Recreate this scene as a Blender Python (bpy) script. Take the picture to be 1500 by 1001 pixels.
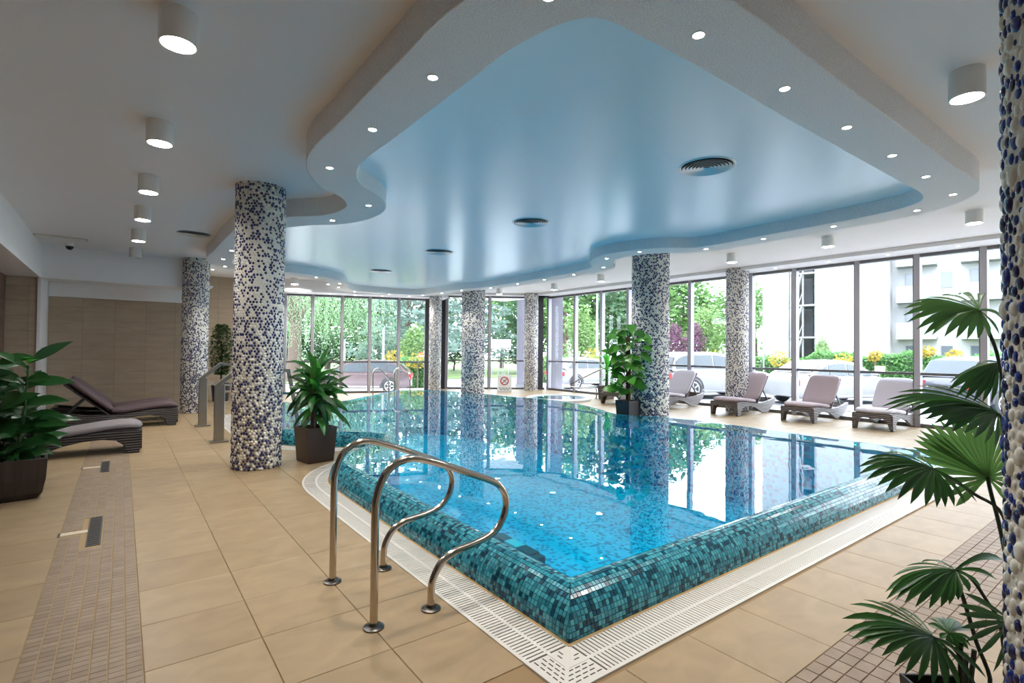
import bpy, bmesh, math, random
from mathutils import Vector, Matrix
from mathutils.geometry import tessellate_polygon
random.seed(7)
for _o in list(bpy.data.objects): bpy.data.objects.remove(_o, do_unlink=True)
SC = bpy.context.scene
COL = SC.collection
PI = math.pi

# ------------------------------------------------------------------ camera
H = 1.5
RIGHT = Vector((0.79892564, -0.60134481, 0.01011172))
DOWN = Vector((0.01858835, 0.00788409, -0.99979614))
FWD = Vector((0.6011425, 0.79895072, 0.01747681))
cam_d = bpy.data.cameras.new('camera'); cam = bpy.data.objects.new('camera', cam_d); COL.objects.link(cam)
cam_d.sensor_width = 36.0; cam_d.lens = 36.0 * 760.0 / 1500.0; cam_d.clip_start = 0.05; cam_d.clip_end = 600
mw = Matrix.Identity(4)
for r in range(3):
    mw[r][0] = RIGHT[r]; mw[r][1] = -DOWN[r]; mw[r][2] = -FWD[r]
mw[0][3] = 0; mw[1][3] = 0; mw[2][3] = H
cam.matrix_world = mw
SC.camera = cam

# ------------------------------------------------------------------ world, sun, exposure
W = bpy.data.worlds.new('world'); SC.world = W; W.use_nodes = True
nt = W.node_tree; nt.nodes.clear()
bg = nt.nodes.new('ShaderNodeBackground'); wo = nt.nodes.new('ShaderNodeOutputWorld')
bg.inputs[0].default_value = (0.80, 0.88, 1.0, 1); bg.inputs[1].default_value = 6.2
nt.links.new(bg.outputs[0], wo.inputs[0])
sun_d = bpy.data.lights.new('sun', 'SUN'); sun = bpy.data.objects.new('sun', sun_d); COL.objects.link(sun)
sun_d.energy = 1.6; sun_d.angle = math.radians(3); sun_d.color = (1.0, 0.96, 0.88)
sun.rotation_euler = Vector((0.62, 0.30, -0.75)).to_track_quat('-Z', 'Y').to_euler()   # from behind the building, high
VS = SC.view_settings
VS.view_transform = 'Standard'; VS.look = 'None'; VS.gamma = 1.0; VS.use_curve_mapping = False
VS.exposure = 0.88
LAMP_DISC = 190.0      # radiance of the round ceiling lamps
SPOT_W = 54.0          # watts of each recessed spot
SC.cycles.max_bounces = 10; SC.cycles.diffuse_bounces = 5; SC.cycles.glossy_bounces = 4
SC.cycles.transparent_max_bounces = 24; SC.cycles.transmission_bounces = 4
SC.cycles.sample_clamp_indirect = 6.0
SC.cycles.caustics_reflective = False; SC.cycles.caustics_refractive = False

# ------------------------------------------------------------------ helpers: rays of the survey camera
def ray(px, py):
    return RIGHT * (px - 750.0) + DOWN * (py - 500.5) + FWD * 760.0
def G(px, py, z=0.0):
    v = ray(px, py); t = (z - H) / v.z
    return Vector((v.x * t, v.y * t, z))
def P(px, py, d):
    v = ray(px, py) * (d / 760.0)
    return Vector((v.x, v.y, v.z + H))

# ------------------------------------------------------------------ materials
MATS = {}
def mat(name, color, rough=0.5, metal=0.0, spec=0.5, emit=None, estr=0.0, noise=None, bump=None, coat=0.0, sss=None):
    if name in MATS: return MATS[name]
    m = bpy.data.materials.new(name); m.use_nodes = True
    t = m.node_tree; b = t.nodes['Principled BSDF']
    b.inputs['Base Color'].default_value = (*color, 1); b.inputs['Roughness'].default_value = rough
    b.inputs['Metallic'].default_value = metal; b.inputs['Specular IOR Level'].default_value = spec
    b.inputs['Coat Weight'].default_value = coat
    if emit:
        b.inputs['Emission Color'].default_value = (*emit, 1); b.inputs['Emission Strength'].default_value = estr
    if noise:      # (scale, color2, detail)
        tc = t.nodes.new('ShaderNodeTexCoord'); n = t.nodes.new('ShaderNodeTexNoise')
        n.inputs['Scale'].default_value = noise[0]; n.inputs['Detail'].default_value = noise[2] if len(noise) > 2 else 4
        mx = t.nodes.new('ShaderNodeMix'); mx.data_type = 'RGBA'
        mx.inputs['A'].default_value = (*color, 1); mx.inputs['B'].default_value = (*noise[1], 1)
        rm = t.nodes.new('ShaderNodeMapRange'); rm.inputs['From Min'].default_value = 0.35; rm.inputs['From Max'].default_value = 0.65
        if len(noise) > 3:
            mp = t.nodes.new('ShaderNodeMapping'); mp.inputs['Scale'].default_value = noise[3]
            t.links.new(tc.outputs['Object'], mp.inputs['Vector']); t.links.new(mp.outputs[0], n.inputs['Vector'])
        else:
            t.links.new(tc.outputs['Object'], n.inputs['Vector'])
        t.links.new(n.outputs['Fac'], rm.inputs['Value']); t.links.new(rm.outputs[0], mx.inputs['Factor'])
        t.links.new(mx.outputs['Result'], b.inputs['Base Color'])
    if bump:       # (scale, strength, distance)
        tc = t.nodes.new('ShaderNodeTexCoord'); n = t.nodes.new('ShaderNodeTexNoise')
        n.inputs['Scale'].default_value = bump[0]; n.inputs['Detail'].default_value = 3
        bp = t.nodes.new('ShaderNodeBump'); bp.inputs['Strength'].default_value = bump[1]; bp.inputs['Distance'].default_value = bump[2]
        t.links.new(tc.outputs['Object'], n.inputs['Vector']); t.links.new(n.outputs['Fac'], bp.inputs['Height'])
        t.links.new(bp.outputs[0], b.inputs['Normal'])
    MATS[name] = m
    return m

def mat_objrand(name, colors, rough=0.5, var=0.12, spec=0.5, coat=0.0, noise_scale=0, noise_amt=0.0, stretch=(1, 1, 1)):
    """colour of a piece: one tone with small random change per object (Object Info) and fine grain in world space"""
    m = bpy.data.materials.new(name); m.use_nodes = True; t = m.node_tree; b = t.nodes['Principled BSDF']
    b.inputs['Roughness'].default_value = rough; b.inputs['Specular IOR Level'].default_value = spec; b.inputs['Coat Weight'].default_value = coat
    oi = t.nodes.new('ShaderNodeObjectInfo'); geo = t.nodes.new('ShaderNodeNewGeometry')
    wn = t.nodes.new('ShaderNodeMath'); wn.operation = 'ADD'
    t.links.new(oi.outputs['Random'], wn.inputs[0]); t.links.new(geo.outputs['Random Per Island'], wn.inputs[1])
    fr = t.nodes.new('ShaderNodeMath'); fr.operation = 'FRACT'; t.links.new(wn.outputs[0], fr.inputs[0])
    cr = t.nodes.new('ShaderNodeValToRGB'); el = cr.color_ramp.elements
    n = len(colors)
    el[0].position = 0; el[0].color = (*colors[0], 1)
    el[1].position = 1; el[1].color = (*colors[-1], 1)
    for i in range(1, n - 1):
        e = el.new(i / (n - 1)); e.color = (*colors[i], 1)
    t.links.new(fr.outputs[0], cr.inputs[0])
    out = cr.outputs[0]
    if noise_scale:
        nz = t.nodes.new('ShaderNodeTexNoise'); nz.inputs['Scale'].default_value = noise_scale; nz.inputs['Detail'].default_value = 5
        nz.inputs['Distortion'].default_value = 0.6
        mp = t.nodes.new('ShaderNodeMapping'); mp.inputs['Scale'].default_value = stretch
        t.links.new(geo.outputs['Position'], mp.inputs['Vector']); t.links.new(mp.outputs[0], nz.inputs['Vector'])
        rm = t.nodes.new('ShaderNodeMapRange'); rm.inputs['From Min'].default_value = 0.25; rm.inputs['From Max'].default_value = 0.75
        rm.inputs['To Min'].default_value = 1 - noise_amt; rm.inputs['To Max'].default_value = 1 + noise_amt
        t.links.new(nz.outputs['Fac'], rm.inputs['Value'])
        mu = t.nodes.new('ShaderNodeMix'); mu.data_type = 'RGBA'; mu.blend_type = 'MULTIPLY'; mu.inputs['Factor'].default_value = 1
        t.links.new(out, mu.inputs['A']); t.links.new(rm.outputs[0], mu.inputs['B']); out = mu.outputs['Result']
        bp = t.nodes.new('ShaderNodeBump'); bp.inputs['Strength'].default_value = 0.15; bp.inputs['Distance'].default_value = 0.003
        t.links.new(nz.outputs['Fac'], bp.inputs['Height']); t.links.new(bp.outputs[0], b.inputs['Normal'])
    t.links.new(out, b.inputs['Base Color'])
    MATS[name] = m
    return m

def mat_cells(name, colors, pitch, rough=0.2, grout=None):
    """tiny mosaic too small to build: square cells with a random colour each"""
    m = bpy.data.materials.new(name); m.use_nodes = True; t = m.node_tree; b = t.nodes['Principled BSDF']
    b.inputs['Roughness'].default_value = rough
    geo = t.nodes.new('ShaderNodeNewGeometry'); dv = t.nodes.new('ShaderNodeVectorMath'); dv.operation = 'SCALE'
    dv.inputs['Scale'].default_value = 1.0 / pitch; t.links.new(geo.outputs['Position'], dv.inputs[0])
    of = t.nodes.new('ShaderNodeVectorMath'); of.operation = 'ADD'; of.inputs[1].default_value = (0.37, 0.41, 0.29); t.links.new(dv.outputs[0], of.inputs[0])
    fl = t.nodes.new('ShaderNodeVectorMath'); fl.operation = 'FLOOR'; t.links.new(of.outputs[0], fl.inputs[0])
    wn = t.nodes.new('ShaderNodeTexWhiteNoise'); wn.noise_dimensions = '3D'; t.links.new(fl.outputs[0], wn.inputs['Vector'])
    cr = t.nodes.new('ShaderNodeValToRGB'); cr.color_ramp.interpolation = 'CONSTANT'; el = cr.color_ramp.elements
    n = len(colors); el[0].position = 0; el[0].color = (*colors[0], 1); el[1].position = 1 / n; el[1].color = (*colors[1], 1)
    for i in range(2, n):
        e = el.new(i / n); e.color = (*colors[i], 1)
    t.links.new(wn.outputs['Value'], cr.inputs[0]); t.links.new(cr.outputs[0], b.inputs['Base Color'])
    MATS[name] = m
    return m

def mat_glass(name, tint=(1, 1, 1), refl=1.0, f0=0.03, rough=0.0, wave=None):
    """thin sheet: clear (tinted) straight through, mirror by Schlick's law towards grazing"""
    m = bpy.data.materials.new(name); m.use_nodes = True; t = m.node_tree; t.nodes.clear()
    o = t.nodes.new('ShaderNodeOutputMaterial'); mx = t.nodes.new('ShaderNodeMixShader')
    tr = t.nodes.new('ShaderNodeBsdfTransparent'); gl = t.nodes.new('ShaderNodeBsdfGlossy'); lw = t.nodes.new('ShaderNodeLayerWeight')
    tr.inputs[0].default_value = (*tint, 1); gl.inputs['Roughness'].default_value = rough
    gl.inputs[0].default_value = (refl, refl, refl, 1); lw.inputs['Blend'].default_value = 0.5
    pw = t.nodes.new('ShaderNodeMath'); pw.operation = 'POWER'; pw.inputs[1].default_value = 5.0
    ma = t.nodes.new('ShaderNodeMath'); ma.operation = 'MULTIPLY_ADD'; ma.inputs[1].default_value = 1.0 - f0; ma.inputs[2].default_value = f0
    t.links.new(lw.outputs['Facing'], pw.inputs[0]); t.links.new(pw.outputs[0], ma.inputs[0])
    t.links.new(ma.outputs[0], mx.inputs[0]); t.links.new(tr.outputs[0], mx.inputs[1]); t.links.new(gl.outputs[0], mx.inputs[2])
    if wave:
        geo = t.nodes.new('ShaderNodeNewGeometry'); nz = t.nodes.new('ShaderNodeTexNoise'); nz.inputs['Scale'].default_value = wave[0]
        nz.inputs['Detail'].default_value = 2
        t.links.new(geo.outputs['Position'], nz.inputs['Vector'])
        bp = t.nodes.new('ShaderNodeBump'); bp.inputs['Strength'].default_value = wave[1]; bp.inputs['Distance'].default_value = wave[2]
        t.links.new(nz.outputs['Fac'], bp.inputs['Height']); t.links.new(bp.outputs[0], gl.inputs['Normal']); t.links.new(bp.outputs[0], lw.inputs['Normal'])
    t.links.new(mx.outputs[0], o.inputs[0]); MATS[name] = m
    return m

# ------------------------------------------------------------------ mesh builder
class MB:
    def __init__(s): s.v = []; s.f = []; s.m = []
    def add(s, vs, fs, mi=0):
        o = len(s.v); s.v.extend([tuple(v) for v in vs]); s.f.extend([tuple(i + o for i in f) for f in fs]); s.m.extend([mi] * len(fs)); return s
    def obox(s, c, ax, ay, az, mi=0):       # centre + half axes
        c, ax, ay, az = map(Vector, (c, ax, ay, az))
        vs = [c + ax * i + ay * j + az * k for k in (-1, 1) for j in (-1, 1) for i in (-1, 1)]
        return s.add(vs, [(0, 2, 3, 1), (4, 5, 7, 6), (0, 1, 5, 4), (2, 6, 7, 3), (0, 4, 6, 2), (1, 3, 7, 5)], mi)
    def box(s, x0, x1, y0, y1, z0, z1, mi=0):
        return s.obox(((x0 + x1) / 2, (y0 + y1) / 2, (z0 + z1) / 2), ((x1 - x0) / 2, 0, 0), (0, (y1 - y0) / 2, 0), (0, 0, (z1 - z0) / 2), mi)
    def bar(s, a, b, w, h, up=(0, 0, 1), mi=0):
        a, b = Vector(a), Vector(b); d = (b - a); L = d.length; d.normalize(); u = Vector(up)
        sd = d.cross(u)
        if sd.length < 1e-4: sd = d.cross(Vector((1, 0, 0)))
        sd.normalize(); u = sd.cross(d)
        return s.obox((a + b) / 2, d * L / 2, sd * w / 2, u * h / 2, mi)
    def tube(s, path, r, n=10, cap=True, mi=0):
        path = [Vector(p) for p in path]; rs = r if isinstance(r, (list, tuple)) else [r] * len(path)
        rings = []; prev = None
        for i, p in enumerate(path):
            d = (path[min(i + 1, len(path) - 1)] - path[max(i - 1, 0)]).normalized()
            if prev is None:
                u = d.cross(Vector((0, 0, 1)))
                if u.length < 1e-3: u = d.cross(Vector((1, 0, 0)))
                u.normalize()
            else:
                u = prev - d * prev.dot(d)
                if u.length < 1e-5: u = d.orthogonal()
                u.normalize()
            prev = u; w = d.cross(u)
            rings.append([p + (u * math.cos(2 * PI * k / n) + w * math.sin(2 * PI * k / n)) * rs[i] for k in range(n)])
        vs = [v for rg in rings for v in rg]; fs = []
        for i in range(len(path) - 1):
            for k in range(n):
                fs.append((i * n + k, i * n + (k + 1) % n, (i + 1) * n + (k + 1) % n, (i + 1) * n + k))
        if cap:
            fs.append(tuple(range(n - 1, -1, -1))); fs.append(tuple((len(path) - 1) * n + k for k in range(n)))
        return s.add(vs, fs, mi)
    def lathe(s, prof, n=24, c=(0, 0, 0), mi=0, cap=True):     # prof: (r, z) bottom to top, about z
        c = Vector(c); vs = []; fs = []
        for (r, z) in prof:
            for k in range(n):
                a = 2 * PI * k / n; vs.append(c + Vector((r * math.cos(a), r * math.sin(a), z)))
        for i in range(len(prof) - 1):
            for k in range(n):
                fs.append((i * n + k, i * n + (k + 1) % n, (i + 1) * n + (k + 1) % n, (i + 1) * n + k))
        if cap:
            fs.append(tuple(range(n - 1, -1, -1))); fs.append(tuple((len(prof) - 1) * n + k for k in range(n)))
        return s.add(vs, fs, mi)
    def prism(s, poly, ext, mi=0):           # poly: 3D points, ext: vector
        n = len(poly); e = Vector(ext); vs = [Vector(p) for p in poly] + [Vector(p) + e for p in poly]
        tris = tessellate_polygon([[Vector(p) for p in poly]])
        fs = [tuple(t) for t in tris] + [tuple(i + n for i in reversed(t)) for t in tris]
        fs += [(i, (i + 1) % n, (i + 1) % n + n, i + n) for i in range(n)]
        return s.add(vs, fs, mi)
    def grid(s, rows, closed=False, mi=0):   # rows: list of equal length point lists
        n = len(rows[0]); vs = [p for r in rows for p in r]; fs = []
        for i in range(len(rows) - 1):
            for k in range(n if closed else n - 1):
                fs.append((i * n + k, i * n + (k + 1) % n, (i + 1) * n + (k + 1) % n, (i + 1) * n + k))
        return s.add(vs, fs, mi)
    def ellipsoid(s, c, rx, ry, rz, nu=10, nv=6, mi=0):
        pr = [(math.sin(PI * (j + 0.0) / nv) , -math.cos(PI * j / nv)) for j in range(nv + 1)]
        vs = []; fs = []
        for (r, z) in pr:
            r = max(r, 0.001)
            for k in range(nu):
                a = 2 * PI * k / nu; vs.append((c[0] + rx * r * math.cos(a), c[1] + ry * r * math.sin(a), c[2] + rz * z))
        for j in range(nv):
            for k in range(nu):
                fs.append((j * nu + k, j * nu + (k + 1) % nu, (j + 1) * nu + (k + 1) % nu, (j + 1) * nu + k))
        return s.add(vs, fs, mi)
    def mesh(s, name, mats, smooth=False, fixn=True):
        me = bpy.data.meshes.new(name); me.from_pydata(s.v, [], s.f)
        for m in (mats if isinstance(mats, (list, tuple)) else [mats]): me.materials.append(m)
        if len(me.materials) > 1: me.polygons.foreach_set('material_index', s.m)
        if fixn and len(s.f) < 60000:
            bm = bmesh.new(); bm.from_mesh(me); bmesh.ops.recalc_face_normals(bm, faces=bm.faces); bm.to_mesh(me); bm.free()
        if smooth: me.polygons.foreach_set('use_smooth', [True] * len(me.polygons))
        me.update(); return me
    def build(s, name, mats, parent=None, smooth=False, bevel=0, fixn=True, subd=0, angle=True):
        o = bpy.data.objects.new(name, s.mesh(name, mats, smooth, fixn)); COL.objects.link(o)
        if parent: attach(o, parent)
        if smooth and angle:
            try: o.data.set_sharp_from_angle(angle=math.radians(40))
            except Exception: pass
        if bevel:
            md = o.modifiers.new('bevel', 'BEVEL'); md.width = bevel; md.segments = 2; md.limit_method = 'ANGLE'; md.angle_limit = math.radians(35)
        if subd:
            md = o.modifiers.new('sub', 'SUBSURF'); md.levels = subd; md.render_levels = subd
        return o

def attach(o, p):
    o.parent = p
    if p.get('_w'): o.matrix_parent_inverse = p.matrix_basis.inverted()
def tag(o, label=None, cat=None, group=None, kind=None):
    if label: o['label'] = label
    if cat: o['category'] = cat
    if group: o['group'] = group
    if kind: o['kind'] = kind
    return o
def thing(name, label, cat, loc=(0, 0, 0), rz=0, group=None, world=False):
    """an Empty at the thing's base; world=True: its parts are given in world coordinates"""
    o = bpy.data.objects.new(name, None); COL.objects.link(o); o.location = loc; o.rotation_euler = (0, 0, rz)
    o.empty_display_size = 0.1
    if world: o['_w'] = 1
    return tag(o, label, cat, group)
def inst(name, me, parent=None, loc=(0, 0, 0), rot=(0, 0, 0), scale=(1, 1, 1)):
    o = bpy.data.objects.new(name, me); COL.objects.link(o); o.location = loc; o.rotation_euler = rot; o.scale = scale
    if parent: attach(o, parent)
    return o
def dup(root, loc, rz=0, label=None, group=None, scale=None):
    r = root.copy(); COL.objects.link(r); r.location = loc; r.rotation_euler = (0, 0, rz)
    if scale: r.scale = scale
    if label: r['label'] = label
    if group: r['group'] = group
    for ch in list(root.children):
        c = ch.copy(); COL.objects.link(c); c.parent = r
        for g in list(ch.children):
            d = g.copy(); COL.objects.link(d); d.parent = c
    return r
ORD = ['first', 'second', 'third', 'fourth', 'fifth', 'sixth', 'seventh', 'eighth', 'ninth', 'tenth', 'eleventh', 'twelfth', 'thirteenth', 'fourteenth', 'fifteenth', 'sixteenth', 'seventeenth']

# closed curves ----------------------------------------------------
def catmull(pts, per=8, closed=True):
    """pts: (x, y[, 's']) - a point marked 's' is a sharp corner"""
    n = len(pts); out = []
    for i in range(n if closed else n - 1):
        p1 = pts[i]; p2 = pts[(i + 1) % n]
        p0 = p1 if len(p1) > 2 else pts[(i - 1) % n]; p3 = p2 if len(p2) > 2 else pts[(i + 2) % n]
        a0, a1, a2, a3 = [Vector(q[:2]) for q in (p0, p1, p2, p3)]
        straight = (len(p1) > 2 and len(p2) > 2)
        for k in range(per):
            t = k / per
            if straight: q = a1.lerp(a2, t)
            else:
                # finite tangents limited so that unequal spacing does not overshoot
                L = (a2 - a1).length
                m1 = (a2 - a0); m1 = m1.normalized() * L if m1.length > 1e-6 else Vector((0, 0))
                m2 = (a3 - a1); m2 = m2.normalized() * L if m2.length > 1e-6 else Vector((0, 0))
                t2 = t * t; t3 = t2 * t
                q = a1 * (2 * t3 - 3 * t2 + 1) + m1 * (t3 - 2 * t2 + t) + a2 * (-2 * t3 + 3 * t2) + m2 * (t3 - t2)
            out.append(q)
    return out
def resample(poly, step, closed=True):
    """even spacing, keeps sharp vertices"""
    n = len(poly); out = []
    i = 0; acc = 0.0; last = None
    for i in range(n):
        a = poly[i]; b = poly[(i + 1) % n]
        L = (b - a).length; k = max(1, round(L / step))
        for j in range(k): out.append(a.lerp(b, j / k))
    return out
def normals(poly):
    """outward unit normals (with miter factor) of a closed curve"""
    n = len(poly); area = sum(poly[i].x * poly[(i + 1) % n].y - poly[(i + 1) % n].x * poly[i].y for i in range(n)) / 2
    sg = 1 if area > 0 else -1; out = []
    for i in range(n):
        d1 = (poly[i] - poly[i - 1]).normalized(); d2 = (poly[(i + 1) % n] - poly[i]).normalized()
        n1 = Vector((d1.y, -d1.x)) * sg; n2 = Vector((d2.y, -d2.x)) * sg
        m = (n1 + n2).normalized(); c = max(0.6, m.dot(n1)); out.append(m / c)
    return out
def offset(poly, d):
    return [p + q * d for p, q in zip(poly, normals(poly))]
def inside(p, poly):
    x, y = p[0], p[1]; c = False; n = len(poly); j = n - 1
    for i in range(n):
        yi, yj = poly[i].y, poly[j].y
        if (yi > y) != (yj > y):
            if x < (poly[j].x - poly[i].x) * (y - yi) / (yj - yi) + poly[i].x: c = not c
        j = i
    return c
def flat(poly, z): return [Vector((p[0], p[1], z)) for p in poly]
def fillpoly(mb, loops, z, mi=0):
    ls = [flat(l, z) for l in loops]; vs = [v for l in ls for v in l]
    mb.add(vs, [tuple(t) for t in tessellate_polygon(ls)], mi); return mb

# ------------------------------------------------------------------ shared materials
M_white = mat('white_plaster', (0.83, 0.83, 0.845), 0.75, bump=(260, 0.25, 0.004))
M_ring = mat('textured_ring_plaster', (0.89, 0.885, 0.89), 0.8, noise=(110, (0.72, 0.715, 0.72), 2), bump=(110, 0.6, 0.006))
M_blue = mat('pale_blue_satin_ceiling', (0.70, 0.88, 0.97), 0.24, spec=0.6)
M_grout = mat('beige_grout', (0.27, 0.185, 0.095), 0.9)
M_tile = mat_objrand('beige_stone_tile', [(0.305, 0.220, 0.125), (0.345, 0.252, 0.145), (0.32, 0.234, 0.134), (0.355, 0.262, 0.152)], 0.42, noise_scale=4.5, noise_amt=0.13, stretch=(1, 1.5, 1))
M_band = mat_objrand('brown_band_tile', [(0.21, 0.15, 0.10), (0.265, 0.195, 0.135), (0.235, 0.17, 0.118), (0.285, 0.215, 0.15)], 0.5, noise_scale=14, noise_amt=0.12)
M_wtile = mat_objrand('sand_wall_tile', [(0.42, 0.325, 0.235), (0.455, 0.36, 0.26), (0.435, 0.34, 0.245)], 0.4, noise_scale=4.0, noise_amt=0.09, stretch=(0.6, 0.6, 3.5))
M_brownmos = mat_cells('brown_wall_mosaic', [(0.10, 0.05, 0.04), (0.16, 0.09, 0.075), (0.07, 0.035, 0.03), (0.20, 0.12, 0.10)], 0.03, 0.3)
MOS = [mat('mosaic_teal', (0.022, 0.215, 0.29), 0.2, coat=0.15), mat('mosaic_turquoise', (0.04, 0.285, 0.37), 0.2, coat=0.15),
       mat('mosaic_sea', (0.015, 0.155, 0.225), 0.2, coat=0.15), mat('mosaic_aqua', (0.06, 0.34, 0.42), 0.2, coat=0.15),
       mat('mosaic_navy', (0.005, 0.055, 0.095), 0.2, coat=0.1, spec=.35)]
MOSW = [0, 0, 0, 1, 1, 1, 2, 2, 3, 3, 4, 4, 4]
M_copgrout = mat('coping_grout', (0.12, 0.27, 0.28), 0.7)
M_ochre = mat('ochre_sealant', (0.42, 0.27, 0.10), 0.8)
M_basin = mat_cells('basin_mosaic', [(0.008, 0.55, 0.72), (0.008, 0.61, 0.76), (0.006, 0.52, 0.69), (0.01, 0.58, 0.74), (0.006, 0.48, 0.66), (0.003, 0.25, 0.43), (0.002, 0.14, 0.30)], 0.045, 0.4)
M_water = mat_glass('pool_water', (0.03, 0.86, 0.98), 1.0, 0.025, 0.0, wave=(1.6, 0.10, 0.02))
M_pane = mat_glass('window_glass', (0.97, 0.985, 0.985), 0.9, 0.025)
M_frame = mat('grey_aluminium', (0.17, 0.165, 0.175), 0.4, metal=0.4)
M_framel = mat('light_aluminium_face', (0.40, 0.39, 0.43), 0.45)
M_dark = mat('dark_panel', (0.045, 0.045, 0.05), 0.5)
M_grate = mat('white_plastic_grate', (0.64, 0.625, 0.59), 0.4)
M_channel = mat('dark_channel', (0.05, 0.045, 0.04), 0.8)
M_chrome = mat('polished_steel', (0.50, 0.44, 0.38), 0.16, metal=1.0)
M_steel = mat('brushed_steel', (0.36, 0.34, 0.31), 0.32, metal=1.0)
M_lampbody = mat('white_lamp_housing', (0.78, 0.77, 0.74), 0.5)
M_lampglow = mat('lamp_diffuser', (1, 1, 1), 0.5, emit=(1.0, 0.97, 0.92), estr=LAMP_DISC)
M_lampoff = mat('lamp_diffuser_off', (0.72, 0.72, 0.70), 0.4)
M_bulb = mat('spot_bulb', (1, 1, 1), 0.5, emit=(1.0, 0.86, 0.70), estr=40)
M_vent = mat('metal_vent', (0.55, 0.60, 0.62), 0.35, metal=0.6)
M_cement = mat('cream_cement', (0.70, 0.67, 0.60), 0.8)
M_pebw = mat('cream_pebble', (0.80, 0.785, 0.72), 0.14, coat=0.5)
M_pebb = mat('cobalt_pebble', (0.018, 0.022, 0.115), 0.12, coat=0.6)
M_pebc = mat('bright_cobalt_pebble', (0.012, 0.03, 0.26), 0.10, coat=0.6)

def structure(o): o['kind'] = 'structure'; return o

# ------------------------------------------------------------------ plan curves
RINGC = [(1.63, 2.3), (1.61, 3.0), (1.61, 4.1), (1.62, 5.0), (1.85, 5.6), (2.3, 6.03), (2.5, 6.5), (2.4, 7.2), (1.95, 7.75), (1.68, 8.3), (1.6, 9.0), (1.6, 11), (1.62, 12.3),
         (1.95, 13.05), (2.55, 13.25), (3.2, 13.22), (3.9, 13.44), (4.5, 13.9), (4.82, 14.5), (5.1, 15.25), (5.65, 15.9), (6.35, 16.02), (7.0, 15.95), (7.7, 15.75), (8.05, 15.2), (8.1, 14.4), (8.18, 13.3), (8.45, 12.4),
         (8.5, 11), (8.5, 9.9), (8.45, 8.8), (8.22, 7.75), (7.72, 7.3), (7.42, 6.85), (7.38, 6.3), (7.6, 5.75), (8.0, 5.35), (8.1, 4.9), (8.05, 4), (8.0, 3), (7.9, 2.25), (7.62, 1.82), (7.2, 1.66), (6.4, 1.66), (4.0, 1.68), (2.4, 1.69), (1.85, 1.8)]
RC = catmull(RINGC, 6)
WCTRL = [(2.01, 2.11, 's'), (2.01, 5.5), (2.07, 5.95), (2.3, 6.35), (2.75, 6.72), (3.1, 7.02), (3.2, 7.38), (3.0, 7.78), (2.5, 8.2), (2.1, 8.7), (2.0, 9.3), (2.0, 11), (2.05, 12.3), (2.35, 12.95), (2.8, 13.15), (3.2, 13.0), (3.6, 12.7), (4.1, 12.6),
         (4.5, 12.75), (5.1, 13.35), (5.8, 14.0), (6.3, 14.6), (6.9, 14.9), (7.5, 14.8), (7.95, 14.3), (8.25, 13.4), (8.5, 12.6), (8.7, 11.5), (8.95, 10.6), (8.9, 9.3), (8.5, 8.1), (8.15, 7.35), (8.2, 6.8), (8.55, 6.35), (8.68, 5.7), (8.64, 4.65), (8.6, 3.5), (8.6, 2.11, 's')]
WL = resample(catmull(WCTRL, 8), 0.11)
ZW = 0.22
GRATE_IN = offset(WL, 0.16); GRATE_OUT = offset(WL, 0.44)

# ------------------------------------------------------------------ floor
floor = structure(fillpoly(MB(), [[Vector(p) for p in ((-2.3, -1.6), (13.45, -1.6), (13.45, 15.45), (9.85, 17.95), (9.25, 16.55), (4.3, 18.3), (-2.3, 18.3))], GRATE_OUT], -0.005).build('floor', M_grout))
tag(floor, 'beige tiled floor of the pool hall with brown mosaic bands')
def tile_mesh(name, sx, sy, m, t=0.012, b=0.0022):
    mb = MB(); x, y = sx / 2, sy / 2
    rows = [(x, y, -t), (x, y, -b), (x - b, y - b, 0)]
    vs = [(i * rx, j * ry, z) for (rx, ry, z) in rows for (i, j) in ((-1, -1), (1, -1), (1, 1), (-1, 1))]
    fs = [(8, 9, 10, 11)] + [(r * 4 + k, r * 4 + (k + 1) % 4, r * 4 + 4 + (k + 1) % 4, r * 4 + 4 + k) for r in (0, 1) for k in range(4)]
    return mb.add(vs, fs)
TILE = tile_mesh('tile', 0.496, 0.486, M_tile).mesh('floor_tile', M_tile)
TILEB = tile_mesh('tile', 0.496, 0.496, M_tile).mesh('floor_tile_b', M_tile)
BT = tile_mesh('t', 0.0630, 0.0935, M_band, 0.010, 0.0015).mesh('band_tile', M_band)
BTL = tile_mesh('t', 0.0610, 0.0465, M_band, 0.010, 0.0012).mesh('band_tile_small', M_band)
M_bandgrout = mat('ochre_band_grout', (0.36, 0.26, 0.14), .9)
MB().box(-0.36, 0.11, 1.5, 14.0, -0.0045, -0.003).build('band_bed', M_bandgrout, floor)
full, cut = [], []
ROOM = [Vector(p) for p in ((-2.3, -1.6), (13.5, -1.6), (13.5, 15.6), (9.85, 18.1), (9.25, 16.8), (4.3, 18.5), (-2.3, 18.5))]
HID = offset(WL, 0.38)
def classify(cx, cy, sx, sy, me):
    pts = [(cx + a * sx / 2, cy + b * sy / 2) for a in (-1, 0, 1) for b in (-1, 0, 1)]
    ins = [inside(p, HID) for p in pts]
    if all(ins): return
    out_room = not all(inside((cx + a * sx * .4, cy + b * sy * .4), ROOM) for a in (-1, 1) for b in (-1, 1)) and cy > 0
    if cx < -2.15: return
    if out_room: return
    if any(ins): cut.append((cx, cy, sx, sy))
    else: full.append((cx, cy, me))
for j in range(-3, 39):
    y0 = 2.94 + 0.49 * j
    if y0 < 1.6: continue
    for i in range(0, 28):
        x0 = 0.11 + 0.5 * i; classify(x0 + 0.25, y0 + 0.245, 0.5, 0.49, TILE)
    for i in range(4): classify(-0.36 - 0.25 - 0.5 * i, y0 + 0.245, 0.5, 0.49, TILE)
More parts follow.
